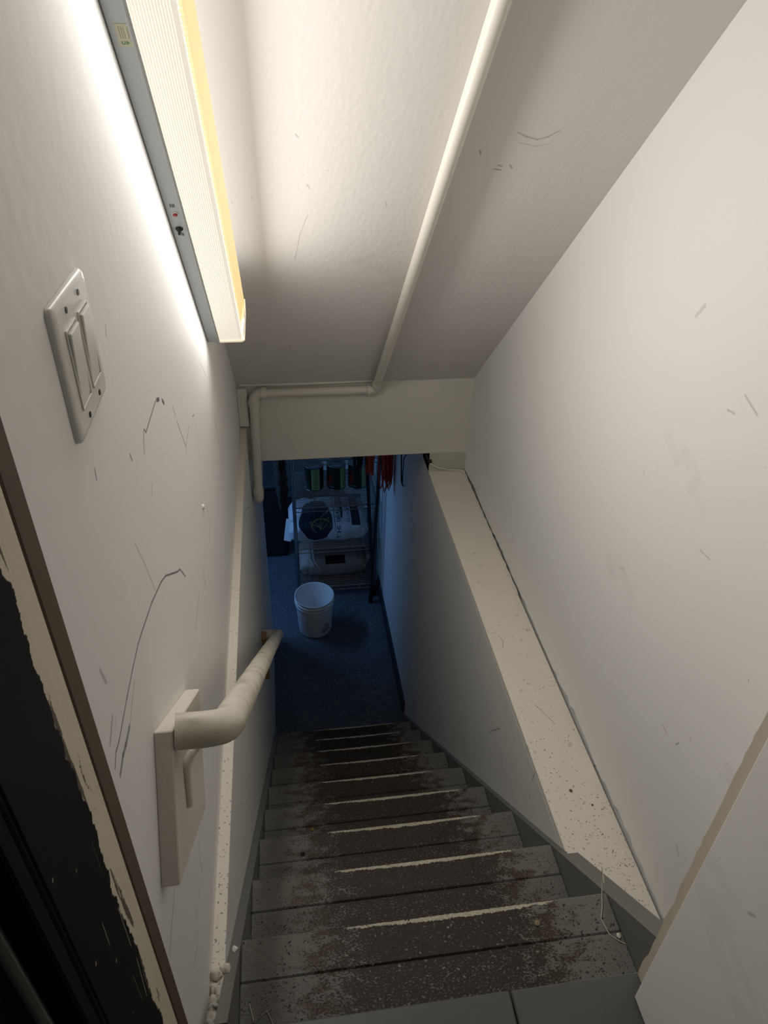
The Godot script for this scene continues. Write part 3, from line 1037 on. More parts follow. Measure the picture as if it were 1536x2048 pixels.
func floor_image() -> Image:
	var w := 1024
	var im := Image.create(w, w, false, Image.FORMAT_RGB8)
	im.fill(rgb8(80, 86, 94))
	var rng := RandomNumberGenerator.new()
	rng.seed = 17
	for i in 60:
		var at := Vector2(rng.randf() * w, rng.randf() * w)
		var k := rng.randf_range(0.2, 0.5)
		stroke_any(im, at, at + Vector2(rng.randf_range(-50, 50), rng.randf_range(-50, 50)), rng.randf_range(10, 34), rgb8(64, 70, 78), k)
	# scattered chips of the floor coating
	for i in 3600:
		var at := Vector2(rng.randf() * w, rng.randf() * w)
		var k := rng.randf_range(0.45, 0.95)
		stroke_any(im, at, at + Vector2(rng.randf_range(-1.5, 1.5), rng.randf_range(-1.5, 1.5)), rng.randf_range(0.8, 3.2), Color(k, k, k), 0.9)
	for i in 2200:
		var at := Vector2(rng.randf() * w, rng.randf() * w)
		stroke_any(im, at, at + Vector2(1, 1), rng.randf_range(0.8, 2.6), Color(0.06, 0.06, 0.07), 0.9)
	return im

func build_cellar() -> void:
	var fm := textured("speckled_floor_coating", floor_image(), 0.4, 0.4)
	var st := tool()
	box(st, Vector3(-2.4, FLOOR - 0.12, -5.3), Vector3(0.95, FLOOR, -0.40), 0.0, func(v: Vector3) -> Vector2: return Vector2(v.x, v.z) / 1.25)
	structure("floor", st, fm, "dark cellar floor coating with scattered pale chips", "floor")
	var cw := mat("cellar_wall_paint", rgb8(226, 226, 222), 0.85)
	structure("wall_back", slab(Vector3(-2.4, FLOOR, -5.3), Vector3(0.592, HEAD_Y, -5.1)), cw)
	structure("wall_side_far", slab(Vector3(0.592, FLOOR, -5.3), Vector3(0.95, HEAD_Y, -4.602)), cw)
	structure("wall_cellar_left", slab(Vector3(-2.4, FLOOR, -5.1), Vector3(-2.25, HEAD_Y, -1.62)), cw)
	structure("wall_cellar_front", slab(Vector3(-2.4, FLOOR, -1.62), Vector3(-0.301, HEAD_Y, -1.5)), cw)
	structure("wall_under_landing", slab(Vector3(-0.30, FLOOR, -0.42), Vector3(0.95, LANDING - 0.201, -0.30)), cw)
	structure("ceiling_cellar", slab(Vector3(-2.4, HEAD_Y, -5.3), Vector3(0.95, HEAD_Y + 0.12, -2.701)), mat("cellar_ceiling_paint", rgb8(226, 226, 222), 0.9))
	structure("ceiling_cellar_side", slab(Vector3(-2.4, HEAD_Y, -2.70), Vector3(-0.301, HEAD_Y + 0.12, -1.5)), M.cellar_ceiling_paint)
	structure("baseboard_right", slab(Vector3(0.578, FLOOR, -4.59), Vector3(0.5918, FLOOR + 0.095, -2.74), 0.002), mat("baseboard_paint", rgb8(40, 44, 50), 0.5))
	# shop light round the corner
	var lamp := thing("shop_light", "cool white tube light on the cellar ceiling round the corner", "light", lift(-0.95, HEAD_Y - 0.03, -3.75))
	st = tool()
	box(st, Vector3(-0.99, HEAD_Y - 0.03, -4.3), Vector3(-0.91, HEAD_Y, -3.2), 0.003)
	part(lamp, "housing", st, M.housing_enamel)
	st = tool()
	tube(st, [lift(-0.95, HEAD_Y - 0.045, -4.28), lift(-0.95, HEAD_Y - 0.045, -3.22)], 0.014, 12)
	part(lamp, "lamp_tube", st, glow("cool_tube", Color(0.75, 0.87, 1.0), 1.0))
	area_light("shop_light_glow", lift(-0.95, HEAD_Y - 0.062, -3.75), Vector3.DOWN, Vector3.RIGHT, Vector2(1.06, 0.03), 1.2, Color(0.47, 0.70, 1.0))
	build_rack()
	build_sacks()
	build_cans()
	build_bucket()
	build_hanging()

func build_rack() -> void:
	var x0 := 0.022
	var x1 := 0.562
	var z0 := -3.83
	var z1 := -4.28
	var rack := thing("wire_shelf", "chrome wire shelving rack standing at the far end of the cellar passage", "shelf", lift(0.29, FLOOR, -4.05))
	for x in [x0, x1]:
		for z in [z0, z1]:
			var st := tool()
			tube(st, [lift(x, FLOOR + 0.012, z), lift(x, FLOOR + 1.50, z)], 0.0125, 12)
			var post := part(rack, "post", st, M.chrome_wire)
			st = tool()
			tube(st, [lift(x, FLOOR, z), lift(x, FLOOR + 0.006, z), lift(x, FLOOR + 0.02, z)], [0.017, 0.017, 0.010], 12)
			part(post, "foot", st, M.dark_metal)
	for h in [0.075, 0.412, 0.748, 1.095]:
		var y: float = FLOOR + h
		var st := tool()
		for z in [z0, z1]:
			tube(st, [lift(x0, y, z), lift(x1, y, z)], 0.0035, 6)
			tube(st, [lift(x0, y - 0.030, z), lift(x1, y - 0.030, z)], 0.0035, 6)
			var zig := []
			for k in 19:
				zig.append(lift(lerpf(x0 + 0.012, x1 - 0.012, k / 18.0), y - (0.0 if k % 2 else 0.030), z))
			tube(st, zig, 0.002, 5)
		for x in [x0, x1]:
			tube(st, [lift(x, y, z0), lift(x, y, z1)], 0.0035, 6)
			tube(st, [lift(x, y - 0.030, z0), lift(x, y - 0.030, z1)], 0.0035, 6)
		for k in 3:
			var x := lerpf(x0, x1, (k + 1) / 4.0)
			tube(st, [lift(x, y - 0.0045, z0), lift(x, y - 0.0045, z1)], 0.003, 6)
		for k in 28:
			var z := lerpf(z0, z1, (k + 0.7) / 28.4)
			tube(st, [lift(x0, y, z), lift(x1, y, z)], 0.0032, 6)
		part(rack, "wire_deck", st, M.chrome_wire)

const GLYPHS := {
	"T": [31, 4, 4, 4, 4, 4, 4], "H": [17, 17, 17, 31, 17, 17, 17], "E": [31, 16, 16, 30, 16, 16, 31], "N": [17, 25, 25, 21, 19, 19, 17], "S": [15, 16, 16, 14, 1, 1, 30],
	"U": [17, 17, 17, 17, 17, 17, 14], "R": [30, 17, 17, 30, 20, 18, 17], "I": [14, 4, 4, 4, 4, 4, 14], "F": [31, 16, 16, 30, 16, 16, 16], "L": [16, 16, 16, 16, 16, 16, 31],
	"O": [14, 17, 17, 17, 17, 17, 14], "P": [30, 17, 17, 30, 16, 16, 16], "M": [17, 27, 21, 21, 17, 17, 17], "A": [14, 17, 17, 31, 17, 17, 17], "D": [30, 17, 17, 17, 17, 17, 30],
}

# letters written upwards along the texture's v axis
func write_up(im: Image, text: String, at: Vector2, px: float, c: Color) -> void:
	var p := at
	for ch in text:
		if GLYPHS.has(ch):
			for row in 7:
				for col in 5:
					if GLYPHS[ch][row] >> (4 - col) & 1:
						im.fill_rect(Rect2i(int(p.x + row * px), int(p.y - (col + 1) * px), int(ceil(px)), int(ceil(px))), c)
		p.y -= 6.2 * px

func sack(st: SurfaceTool, c: Vector3, h: Vector3, seed_: int, flat := 0.55) -> void:
	# a filled sack lying on its side: rounded cross-section, pinched ends, lumps and wrinkles
	var n := FastNoiseLite.new()
	n.seed = seed_
	n.frequency = 7.0
	n.fractal_octaves = 3
	var cols := 44
	var rows := 40
	var grid := []
	for i in cols + 1:
		var u := float(i) / cols
		var e := absf(u * 2.0 - 1.0)
		var pinch := pow(1.0 - pow(e, 5.0), 0.42)
		var ring := []
		for k in rows:
			var w := TAU * k / rows
			# k = 0 lies at the front underside, rising over the front and the top
			var cy := -cos(w + 0.5)
			var cz := sin(w + 0.5)
			var q := Vector3(0, signf(cy) * pow(absf(cy), flat), signf(cz) * pow(absf(cz), flat))
			var p := Vector3((u * 2.0 - 1.0) * h.x, q.y * h.y * maxf(pinch, 0.06), q.z * h.z * (0.82 + 0.18 * pinch))
			var lump := n.get_noise_3d(p.x * 1.0, p.y, p.z)
			var crease := n.get_noise_3d(p.x * 5.0 + 9.0, p.y * 2.0, p.z * 2.0) * smoothstep(0.55, 1.0, e)
			p += q.normalized() * (lump * 0.012 + crease * 0.016)
			p.y = maxf(p.y, -h.y)
			ring.append(c + p)
		grid.append(ring)
	st.set_smooth_group(1)
	for i in cols:
		for k in rows:
			var l := (k + 1) % rows
			var mid: Vector3 = (grid[i][k] + grid[i + 1][l]) / 2 - c
			mid.x *= 0.2
			var u0 := float(i) / cols
			var u1 := float(i + 1) / cols
			var v0 := 1.0 - float(k) / rows
			var v1 := 1.0 - float(k + 1) / rows
			face(st, [grid[i][k], grid[i][l], grid[i + 1][l], grid[i + 1][k]], mid, null, [Vector2(u0, v0), Vector2(u0, v1), Vector2(u1, v1), Vector2(u1, v0)])
	st.set_smooth_group(-1)
	face(st, grid[0], Vector3.LEFT)
	face(st, grid[cols], Vector3.RIGHT)

func build_sacks() -> void:
	# printed flour sack: dark disc with a golden sprig, a column of lettering and a dark block
	var w := 1024
	var im := Image.create(w, w, false, Image.FORMAT_RGB8)
	im.fill(rgb8(206, 208, 212))
	var navy := rgb8(36, 46, 62)
	var gold := rgb8(150, 146, 74)
	var cx := Vector2(355, 715)
	for y in range(400, 1000):
		for x in range(100, 560):
			if pow((x - cx.x) / 230.0, 2) + pow((y - cx.y) / 180.0, 2) < 1.0:
				im.set_pixel(x, y, navy)
	var ring := PackedVector2Array()
	for k in 30:
		var a := lerpf(2.6, 6.0 - 2.9, 0.0) + k * 0.155 - 0.5
		ring.append(cx + Vector2(60, 45) + Vector2(cos(a) * 125, sin(a) * 92))
	for k in 29:
		var m := 1.0 - absf(k / 14.5 - 1.0)
		stroke_any(im, ring[k], ring[k + 1], 5 + 13 * m, gold, 1.0)
	for leaf in [[Vector2(30, 60), Vector2(-90, -8), Vector2(-10, -45)], [Vector2(30, 60), Vector2(-90, -8), Vector2(-20, 40)], [Vector2(42, 96), Vector2(70, -30), Vector2(30, 10)], [Vector2(42, 96), Vector2(160, -60), Vector2(60, -10)], [Vector2(42, 96), Vector2(160, -60), Vector2(150, 50)], [Vector2(60, -60), Vector2(170, -110), Vector2(100, -100)]]:
		var p0: Vector2 = cx + leaf[0]
		for k in 14:
			var t0 := k / 14.0
			var t1 := (k + 1) / 14.0
			var f := func(t: float) -> Vector2: return p0.lerp(cx + leaf[2], t).lerp((cx + leaf[2]).lerp(cx + leaf[1], t), t)
			stroke_any(im, f.call(t0), f.call(t1), 7, gold, 1.0)
	im.fill_rect(Rect2i(588, 500, 8, 330), rgb8(60, 70, 84))
	write_up(im, "THE NEUL", Vector2(612, 890), 7.2, rgb8(40, 50, 74))
	for y in range(470, 680):
		var r := 34.0 * sqrt(maxf(0.0, 1.0 - pow((y - 575) / 105.0, 2)))
		im.fill_rect(Rect2i(672, y, int(r), 1), navy)
	write_up(im, "FLOURE", Vector2(752, 720), 5.0, rgb8(50, 60, 84))
	im.fill_rect(Rect2i(808, 470, 112, 300), rgb8(40, 48, 60))
	for k in 9:
		im.fill_rect(Rect2i(838, 500 + k * 24, 46, 8), rgb8(98, 92, 70))
	var bag := thing("flour_sack", "full white flour sack printed with a dark disc and golden sprig on the wire shelf", "sack", lift(0.24, FLOOR + 0.415, -4.02))
	var st := tool()
	sack(st, lift(0.245, FLOOR + 0.418 + 0.088, -4.045), Vector3(0.265, 0.088, 0.185), 5)
	var sm := textured("flour_sack_paper", im, 0.55)
	var body := part(bag, "body", st, sm)
	st = tool()
	# folded, stitched end flap
	obox(st, lift(-0.022, FLOOR + 0.505, -3.935), Vector3(0.026, 0.075, 0.004), Basis(Vector3.UP, -0.35) * Basis(Vector3.RIGHT, -0.5), 0.003)
	part(bag, "end_flap", st, mat("sack_paper", rgb8(204, 206, 210), 0.6))
	st = tool()
	face(st, [lift(0.055, FLOOR + 0.56, -3.80), lift(0.125, FLOOR + 0.585, -3.806), lift(0.075, FLOOR + 0.52, -3.796)], Vector3(0, 0.3, 1))
	face(st, [lift(0.055, FLOOR + 0.56, -3.803), lift(0.125, FLOOR + 0.585, -3.809), lift(0.075, FLOOR + 0.52, -3.799)], Vector3(0, -0.3, -1))
	# lower sack: plain brown grey paper with a black print block
	im = Image.create(512, 512, false, Image.FORMAT_RGB8)
	im.fill(rgb8(158, 146, 136))
	im.fill_rect(Rect2i(195, 330, 150, 60), rgb8(14, 13, 13))
	var rng := RandomNumberGenerator.new()
	rng.seed = 8
	for k in 26:
		var p := Vector2(rng.randf() * 512, rng.randf() * 512)
		stroke_any(im, p, p + Vector2(rng.randf_range(-60, 60), rng.randf_range(-8, 8)), 2, rgb8(128, 116, 106), 0.6)
	var low := thing("paper_sack", "plain brown grey paper sack with a black print block on the bottom shelf", "sack", lift(0.28, FLOOR + 0.078, -4.04))
	st = tool()
	sack(st, lift(0.275, FLOOR + 0.081 + 0.080, -4.07), Vector3(0.235, 0.080, 0.165), 15, 0.6)
	part(low, "body", st, textured("brown_paper", im, 0.8))
	st = tool()
	obox(st, lift(0.512, FLOOR + 0.19, -4.04), Vector3(0.012, 0.05, 0.10), Basis(Vector3.BACK, -0.3), 0.004)
	part(low, "end_fold", st, mat("brown_paper_fold", rgb8(158, 146, 136), 0.8))

func build_cans() -> void:
	var r := 0.063
	var h := 0.178
	# wrap print: dark green with a pale green panel and a red pepper
	var im := Image.create(512, 256, false, Image.FORMAT_RGB8)
	im.fill(rgb8(30, 44, 34))
	im.fill_rect(Rect2i(226, 8, 74, 240), rgb8(168, 190, 130))
	var rng := RandomNumberGenerator.new()
	rng.seed = 4
	for k in 16:
		im.fill_rect(Rect2i(236, 24 + k * 11, 30 + rng.randi() % 26, 3), rgb8(118, 142, 92))
	im.fill_rect(Rect2i(255, 212, 12, 12), rgb8(50, 60, 40))
	for side in [0, 1]:
		var ox := 120.0 if side == 0 else 400.0
		for y in range(60, 210):
			var t := (y - 60) / 150.0
			var half := 8.0 + 44.0 * pow(t, 1.3) * sqrt(maxf(0.0, 1.0 - pow(maxf(0.0, t - 0.6) / 0.4, 2)))
			im.fill_rect(Rect2i(int(ox - half * 0.6 + 10 * sin(t * 5.0)), y, int(half * 1.5), 1), rgb8(150, 40, 34))
		im.fill_rect(Rect2i(int(ox - 40), 222, 96, 8), rgb8(150, 150, 130))
	var wrap := textured("can_print", im, 0.4)
	var labels := ["large green food can at the open end of the shelf row", "large green food can standing between two cans", "large green food can beside the hanging black cable"]
	var first: Node3D = null
	for k in 3:
		var at := lift([0.165, 0.312, 0.455][k], FLOOR + 0.7522, -4.075)
		var turn: float = [0.03, 0.75, 0.72][k]
		if first == null:
			var can := thing("food_can", labels[0], "can", Vector3.ZERO, "green food cans on the wire shelf")
			var st := tool()
			lathe(st, [Vector2(r, 0.004), Vector2(r, h - 0.004)], Vector3.ZERO, 36)
			# flip the print so that it stands upright
			part(can, "body", st, wrap)
			wrap.uv1_scale = Vector3(1, -1, 1)
			wrap.uv1_offset = Vector3(0.5, 1, 0)
			st = tool()
			lathe(st, [Vector2(r - 0.002, 0.0), Vector2(r + 0.0015, 0.001), Vector2(r + 0.0015, 0.004), Vector2(r, 0.005)], Vector3.ZERO, 36)
			lathe(st, [Vector2(0, 0.002), Vector2(r - 0.002, 0.0)].slice(0, 2), Vector3.ZERO, 36)
			part(can, "bottom_rim", st, mat("tin", rgb8(150, 152, 156), 0.3, 1.0))
			st = tool()
			lathe(st, [Vector2(r, h - 0.005), Vector2(r + 0.0018, h - 0.003), Vector2(r + 0.0018, h), Vector2(r - 0.001, h + 0.0006), Vector2(r - 0.003, h - 0.005), Vector2(r - 0.014, h - 0.005), Vector2(r - 0.017, h - 0.0035), Vector2(r - 0.020, h - 0.005), Vector2(0, h - 0.005)], Vector3.ZERO, 36)
			part(can, "lid", st, M.tin)
			first = can
			can.position = at
			can.rotation.y = turn
		else:
			var can := first.duplicate()
			can.name = numbered("food_can")
			add_child(can)
			can.position = at
			can.rotation.y = turn
			can.set_meta("label", labels[k])

func build_bucket() -> void:
	var bucket := thing("bucket", "empty white plastic bucket standing on the speckled cellar floor", "bucket", lift(0.117, FLOOR, -3.515))
	var o := lift(0.117, FLOOR + 0.001, -3.515)
	var h := 0.285
	var st := tool()
	lathe(st, [Vector2(0, 0), Vector2(0.098, 0), Vector2(0.106, 0.004), Vector2(0.108, 0.012), Vector2(0.119, h - 0.062), Vector2(0.119, h - 0.061), Vector2(0.1255, h - 0.059), Vector2(0.1265, h - 0.050), Vector2(0.1205, h - 0.047), Vector2(0.1205, h - 0.036), Vector2(0.1275, h - 0.034), Vector2(0.1280, h - 0.024), Vector2(0.1220, h - 0.020), Vector2(0.1225, h - 0.006), Vector2(0.1265, h - 0.004), Vector2(0.1265, h), Vector2(0.1225, h), Vector2(0.1180, h - 0.010), Vector2(0.1055, 0.012), Vector2(0.100, 0.006), Vector2(0, 0.006)], o, 56, [1, 4, 6, 7, 8, 9, 10, 11, 12, 13, 14, 15, 16, 19])
	var pm := mat("bucket_plastic", rgb8(226, 226, 224), 0.45)
	pm.backlight_enabled = true
	pm.backlight = Color(0.16, 0.16, 0.16)
	var body := part(bucket, "body", st, pm)
	# dark print: two short lines, one long line and a thin rule, curved round the side
	st = tool()
	var rows := [[0.095, 0.55, 0.80, 0.012], [0.075, 0.45, 0.62, 0.007], [0.076, 0.66, 0.86, 0.007], [0.056, 0.36, 0.92, 0.011], [0.0425, 0.36, 0.6, 0.005], [0.150, -0.05, 0.66, 0.003]]
	var rng := RandomNumberGenerator.new()
	rng.seed = 6
	for q in rows:
		var a: float = q[1]
		while a < q[2]:
			var da := rng.randf_range(0.03, 0.07)
			if q[3] < 0.0035:
				da = 0.12
			var p := []
			for e in [[a, 0.0], [a + da * 0.8, 0.0], [a + da * 0.8, 1.0], [a, 1.0]]:
				var y: float = q[0] + q[3] * (e[1] - 0.5)
				var rad := lerpf(0.108, 0.119, (y - 0.012) / (h - 0.074)) + 0.0004
				p.append(o + Vector3(sin(e[0]) * rad, y, cos(e[0]) * rad))
			face(st, p, Vector3(sin(a), 0, cos(a)))
			a += da
	part(body, "print", st, mat("black_print", rgb8(16, 17, 20), 0.5)).set_meta("kind", "stuff")

func build_hanging() -> void:
	var rng := RandomNumberGenerator.new()
	rng.seed = 23
	# orange extension cord in long loops
	var cord := thing("extension_cord", "dark orange extension cord hanging in loops beside the cellar wall", "cord", lift(0.535, HEAD_Y - 0.3, -3.42))
	var path := []
	var loops := 9
	for k in loops:
		var dx := rng.randf_range(-0.028, 0.034)
		var dz := rng.randf_range(-0.03, 0.03)
		var low := rng.randf_range(-2.26, -2.17)
		var wide := rng.randf_range(0.012, 0.032)
		for j in 12:
			var t := TAU * j / 12.0
			var y := lerpf(low, -1.56, 0.5 + 0.5 * cos(t))
			var swell := 0.35 + 0.65 * pow(0.5 - 0.5 * cos(t), 0.6)
			path.append(lift(clampf(0.540 + dx * swell + sin(t) * wide * swell, 0.46, 0.582), y, -3.42 + dz * swell))
	var st := tool()
	tube(st, path, 0.0052, 7)
	part(cord, "loops", st, mat("orange_vinyl", rgb8(190, 62, 34), 0.35))
	st = tool()
	var tie := []
	for j in 25:
		var t := TAU * j / 24.0
		tie.append(lift(0.540 + cos(t) * 0.030, -1.70 + 0.01 * sin(t * 2.0), -3.42 + sin(t) * 0.030))
	tube(st, tie, 0.006, 6, false)
	part(cord, "tie", st, M.black_rubber)
	st = tool()
	tube(st, bend([lift(0.54, HEAD_Y, -3.42), lift(0.54, HEAD_Y - 0.045, -3.42), lift(0.555, HEAD_Y - 0.06, -3.42), lift(0.565, HEAD_Y - 0.04, -3.42)], 0.012, 4), 0.003, 6)
	part(cord, "hook", st, M.dark_metal)
	# frayed orange rope tassel
	var rope := thing("orange_rope", "frayed bright orange rope bundle hanging next to the extension cord", "rope", lift(0.465, HEAD_Y - 0.3, -3.42))
	st = tool()
	for k in 90:
		var a := rng.randf() * TAU
		var r := sqrt(rng.randf()) * 0.024
		var x := 0.452 + cos(a) * r
		var z := -3.42 + sin(a) * r
		var y0 := rng.randf_range(-2.14, -2.0)
		var pts := []
		for j in 6:
			var t := j / 5.0
			pts.append(lift(lerpf(0.455, x, t) + rng.randf_range(-0.004, 0.004), lerpf(-1.53, y0, t), lerpf(-3.42, z, t) + rng.randf_range(-0.004, 0.004)))
		tube(st, pts, 0.0022, 4)
	part(rope, "strands", st, mat("orange_fibre", rgb8(214, 84, 34), 0.8))
	# black cables
	var cab := thing("black_cable", "coiled black cable hanging in front of the wire shelf", "cable", lift(0.40, HEAD_Y - 0.3, -3.45))
	path = []
	for k in 5:
		var dx := rng.randf_range(-0.02, 0.02)
		var low := rng.randf_range(-2.20, -2.08)
		for j in 12:
			var t := TAU * j / 12.0
			path.append(lift(0.385 + dx + sin(t) * 0.020, lerpf(low, -1.56, 0.5 + 0.5 * cos(t)), -3.45 + 0.012 * k - 0.02))
	st = tool()
	tube(st, path, 0.006, 7)
	part(cab, "loops", st, M.black_rubber)
	st = tool()
	tube(st, [lift(0.385, HEAD_Y, -3.45), lift(0.385, -1.60, -3.45)], 0.004, 6)
	part(cab, "hook", st, M.dark_metal)
	# two black poles leaning in the corner by the rack
	for k in 2:
		var a := lift(0.430, -1.60, -3.70) if k == 0 else lift(0.566, -1.60, -3.66)
		var b := lift(0.545, FLOOR + 0.02, -3.79) if k == 0 else lift(0.512, FLOOR + 0.02, -3.72)
		var pole := thing("black_pole", ["black pole leaning in front of the rack post towards the cable", "black pole leaning in front of the rack post towards the wall"][k], "pole", b, "black poles leaning by the wire shelf")
		st = tool()
		tube(st, [b + (b - a).normalized() * 0.0, b.lerp(a, 0.02), a], [0.013, 0.0115, 0.0115], 12)
		part(pole, "shaft", st, M.black_rubber)
		st = tool()
		tube(st, [b - (a - b).normalized() * 0.016, b + (a - b).normalized() * 0.03], 0.0145, 12)
		part(pole, "tip", st, M.matte_black)
	# bent wire bracket on the wall
	var hook := thing("wire_bracket", "bent dark wire bracket fixed high on the cellar wall", "bracket", lift(0.588, -1.95, -3.10))
	st = tool()
	tube(st, bend([lift(0.590, -1.70, -3.16), lift(0.575, -1.78, -3.15), lift(0.574, -1.99, -3.09), lift(0.584, -2.005, -3.085)], 0.02, 4), 0.004, 7)
	tube(st, bend([lift(0.590, -1.80, -3.06), lift(0.577, -1.82, -3.07), lift(0.576, -1.985, -3.075), lift(0.584, -2.005, -3.085)], 0.015, 4), 0.003, 6)
	part(hook, "wire", st, M.dark_metal)
	# dark bundle and box in the gloom left of the rack
	var cloth := thing("cloth_bundle", "dim brown cloth bundle hanging on the end of the wire shelf", "cloth", lift(-0.02, FLOOR + 0.75, -3.9))
	st = tool()
	var n := FastNoiseLite.new()
	n.seed = 31
	n.frequency = 9.0
	var grid := []
	for i in 19:
		var t := i / 18.0
		var ring := []
		for k in 20:
			var a := TAU * k / 20.0
			var r := 0.045 * sqrt(sin(PI * clampf(t * 0.92 + 0.04, 0.0, 1.0))) + 0.004
			var p := Vector3(cos(a) * r * 0.7, 0, sin(a) * r * 1.2)
			p += p.normalized() * n.get_noise_3d(cos(a) * 0.3, t * 0.6, sin(a) * 0.3) * 0.035
			ring.append(lift(-0.052 + p.x, FLOOR + 1.12 - t * 0.42, -3.92 + p.z))
		grid.append(ring)
	st.set_smooth_group(1)
	for i in 18:
		for k in 20:
			var l := (k + 1) % 20
			face(st, [grid[i][k], grid[i][l], grid[i + 1][l], grid[i + 1][k]], Vector3(cos(TAU * k / 20.0), 0, sin(TAU * k / 20.0)))
	st.set_smooth_group(-1)
	face(st, grid[0], Vector3.UP)
	face(st, grid[18], Vector3.DOWN)
	part(cloth, "folds", st, mat("brown_cloth", rgb8(46, 40, 33), 0.95))
	st = tool()
	tube(st, [lift(-0.052, FLOOR + 1.11, -3.92), lift(-0.02, FLOOR + 1.16, -3.90), lift(0.015, FLOOR + 1.10, -3.88)], 0.004, 6)
	part(cloth, "loop", st, M.brown_cloth)
	var bin := thing("storage_box", "black storage box standing in the dark left of the wire shelf", "box", lift(-0.42, FLOOR, -4.5))
	part(bin, "body", slab(Vector3(-0.85, FLOOR, -4.98), Vector3(-0.030, FLOOR + 0.60, -4.30), 0.02), mat("black_plastic", rgb8(26, 26, 28), 0.5))
	part(bin, "lid", slab(Vector3(-0.865, FLOOR + 0.60, -4.995), Vector3(-0.016, FLOOR + 0.64, -4.285), 0.012), M.black_plastic)

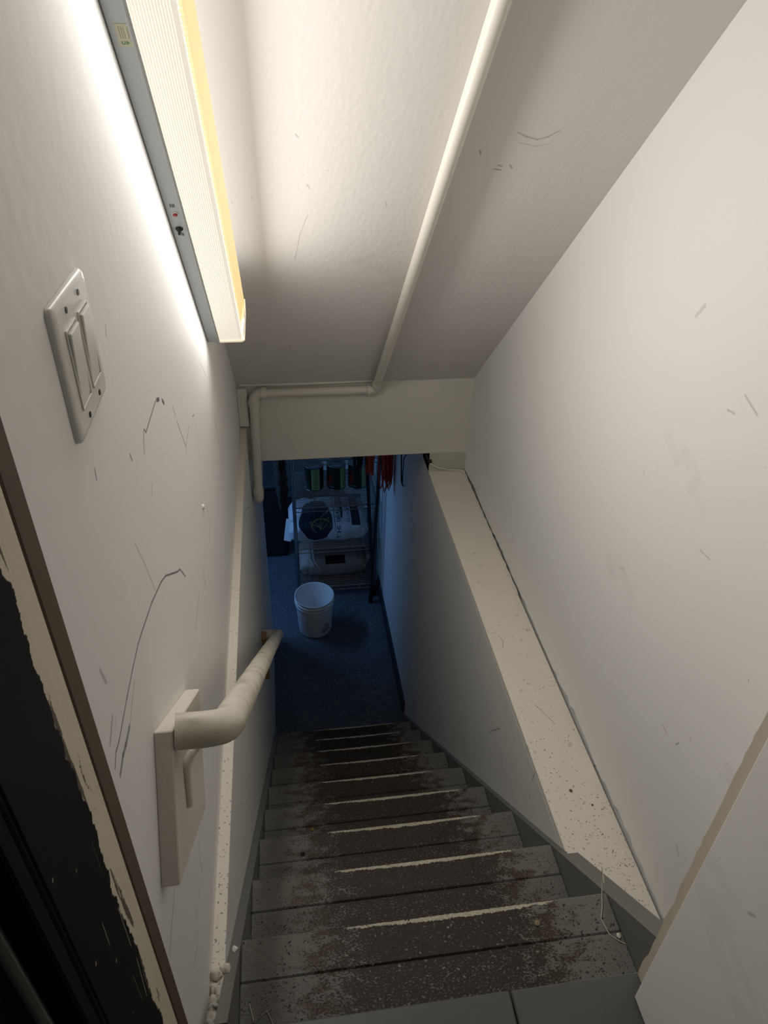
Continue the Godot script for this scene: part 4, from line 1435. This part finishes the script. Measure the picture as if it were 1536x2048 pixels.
# ------------------------------------------------------------------ small things
func build_small_things() -> void:
	# cable clipped over the end of the ledge and tucked along the joint
	var cable := thing("wall_cable", "thin cable from a black clip at the beam along the ledge joint", "cable", lift(0.67, -1.59, HEAD_Z + 0.01))
	var st := tool()
	tube(st, bend([lift(0.575, HEAD_Y - 0.002, HEAD_Z - 0.03), lift(0.578, -1.522, HEAD_Z + 0.006), lift(0.590, -1.556, HEAD_Z + 0.007)], 0.01, 4), 0.005, 8)
	tube(st, [lift(0.586, -1.545, HEAD_Z + 0.007), lift(0.600, -1.545, HEAD_Z + 0.008)], 0.008, 8)
	part(cable, "clip", st, M.black_rubber)
	st = tool()
	var path := [lift(0.592, -1.555, HEAD_Z + 0.007), lift(0.625, -1.577, HEAD_Z + 0.007), lift(0.675, -1.592, HEAD_Z + 0.008), lift(0.725, -1.5955, HEAD_Z + 0.01), lift(0.742, -1.596, HEAD_Z + 0.02)]
	for k in 40:
		var z := lerpf(HEAD_Z + 0.05, -1.75, k / 39.0)
		path.append(lift(0.7430 + 0.0015 * sin(k * 1.9), -1.5968 + 0.001 * sin(k * 2.7), z))
	tube(st, path, 0.0034, 7)
	part(cable, "lead", st, M.pipe_paint)
	# lumps of hardened foam at the near end of the left ledge
	var foam := thing("foam_filler", "lumpy hardened cream foam at the near end of the narrow left ledge", "filler", lift(-0.168, -1.36, -0.52))
	st = tool()
	var n := FastNoiseLite.new()
	n.seed = 55
	n.frequency = 40.0
	var lumps := []
	var pick := RandomNumberGenerator.new()
	pick.seed = 12
	for k in 16:
		lumps.append([pick.randf_range(-0.176, -0.154), -1.348 + pick.randf_range(-0.012, 0.008), lerpf(-0.592, -0.455, k / 15.0), pick.randf_range(0.009, 0.017)])
	for b in lumps:
		var c := Vector3(b[0], b[1], b[2])
		var rows := []
		for i in 9:
			var t := PI * i / 8.0
			var ring := []
			for k in 14:
				var a := TAU * k / 14.0
				var d := Vector3(sin(t) * cos(a), cos(t), sin(t) * sin(a))
				var q: Vector3 = c + d * b[3] * (1.0 + 0.8 * n.get_noise_3d(c.x + d.x * 0.03, c.y + d.y * 0.03, c.z + d.z * 0.03))
				ring.append(lift(q.x, q.y, q.z))
			rows.append(ring)
		st.set_smooth_group(1)
		for i in 8:
			for k in 14:
				var l := (k + 1) % 14
				var mid: Vector3 = (rows[i][k] + rows[i + 1][l]) / 2 - lift(c.x, c.y, c.z)
				if i == 0:
					face(st, [rows[0][0], rows[1][l], rows[1][k]], mid)
				elif i == 7:
					face(st, [rows[8][0], rows[7][k], rows[7][l]], mid)
				else:
					face(st, [rows[i][k], rows[i][l], rows[i + 1][l], rows[i + 1][k]], mid)
	st.set_smooth_group(-1)
	part(foam, "lumps", st, M.plaster)
	# threads
	var white := mat("thread", rgb8(196, 190, 176), 0.9)
	st = tool()
	tube(st, [lift(0.560, -1.372, -0.665), lift(0.572, -1.380, -0.700), lift(0.575, -1.415, -0.690), lift(0.555, -1.414, -0.640), lift(0.545, -1.4155, -0.620), lift(0.550, -1.4155, -0.590), lift(0.566, -1.4155, -0.575), lift(0.574, -1.4155, -0.570)], 0.0009, 5)
	tag(part(self, "thread", st, white), "long white thread caught over the right stringer onto the top step", "thread", "threads on the top step")
	st = tool()
	tube(st, [lift(-0.120, -1.4155, -0.560), lift(-0.112, -1.4155, -0.530), lift(-0.090, -1.4155, -0.545), lift(-0.078, -1.4155, -0.520), lift(-0.090, -1.4155, -0.500), lift(-0.070, -1.4155, -0.480), lift(-0.062, -1.4155, -0.490)], 0.0009, 5)
	tag(part(self, "thread", st, white), "curled white thread near the left end of the top step", "thread", "threads on the top step")
	# flakes and crumbs
	var bits := [
		[Vector3(0.566, -1.4135, -0.586), 0.006, "white crumb of plaster at the right end of the top step", rgb8(214, 208, 198)],
		[Vector3(-0.147, -1.403, -0.648), 0.007, "drop of white paint on the left stringer beside the top step", rgb8(220, 216, 208)],
		[Vector3(0.522, -1.4150, -0.492), 0.012, "dusky pink paint flake by the landing tiles", rgb8(120, 84, 82)],
		[Vector3(0.566, -1.4120, -0.466), 0.016, "cream plaster fragment in the corner by the door jamb", rgb8(212, 200, 178)],
		[Vector3(0.420, -1.4145, -0.628), 0.007, "small tan crumb on the right half of the top step", rgb8(140, 126, 100)],
		[Vector3(0.660, -1.5985, -1.010), 0.005, "brown splinter lying on the broad speckled ledge", rgb8(118, 84, 54)],
		[Vector3(0.700, -1.5985, -0.965), 0.0032, "dark crumb beside the brown splinter on the broad ledge", rgb8(50, 40, 32)],
		[Vector3(-0.02, -1.8465, -1.070), 0.008, "black crumb near the left end of the third step", rgb8(22, 20, 18)],
		[Vector3(0.010, -2.0635, -1.27), 0.006, "yellow crumb on the left part of the fourth step", rgb8(150, 122, 50)],
	]
	for b in bits:
		st = tool()
		var c: Vector3 = b[0]
		var r: float = b[1]
		var rng := RandomNumberGenerator.new()
		rng.seed = int(c.z * -10000.0)
		var ring := []
		for k in 7:
			var a := TAU * k / 7.0
			ring.append(lift(c.x + cos(a) * r * rng.randf_range(0.6, 1.0), c.y, c.z + sin(a) * r * rng.randf_range(0.5, 1.0)))
		var top := lift(c.x, c.y + r * 0.35, c.z)
		var under := lift(c.x, c.y - 0.0015, c.z)
		for k in 7:
			var l := (k + 1) % 7
			face(st, [ring[k], ring[l], top], Vector3.UP)
			face(st, [ring[k], ring[l], under], Vector3.DOWN)
		var m := StandardMaterial3D.new()
		m.resource_name = "crumb"
		m.albedo_color = b[3]
		m.roughness = 0.85
		tag(part(self, "crumb", st, m), b[2], "crumb", "crumbs and flakes on the stairs and ledge")
	# plug left in the scratched wall
	st = tool()
	tube(st, [lift(-0.18, -0.843, -1.259), lift(-0.176, -0.843, -1.259), lift(-0.1755, -0.843, -1.259)], [0.006, 0.005, 0.003], 12)
	tag(part(self, "wall_plug", st, M.white_plastic), "small white plug left in the scratched wall", "wall plug")
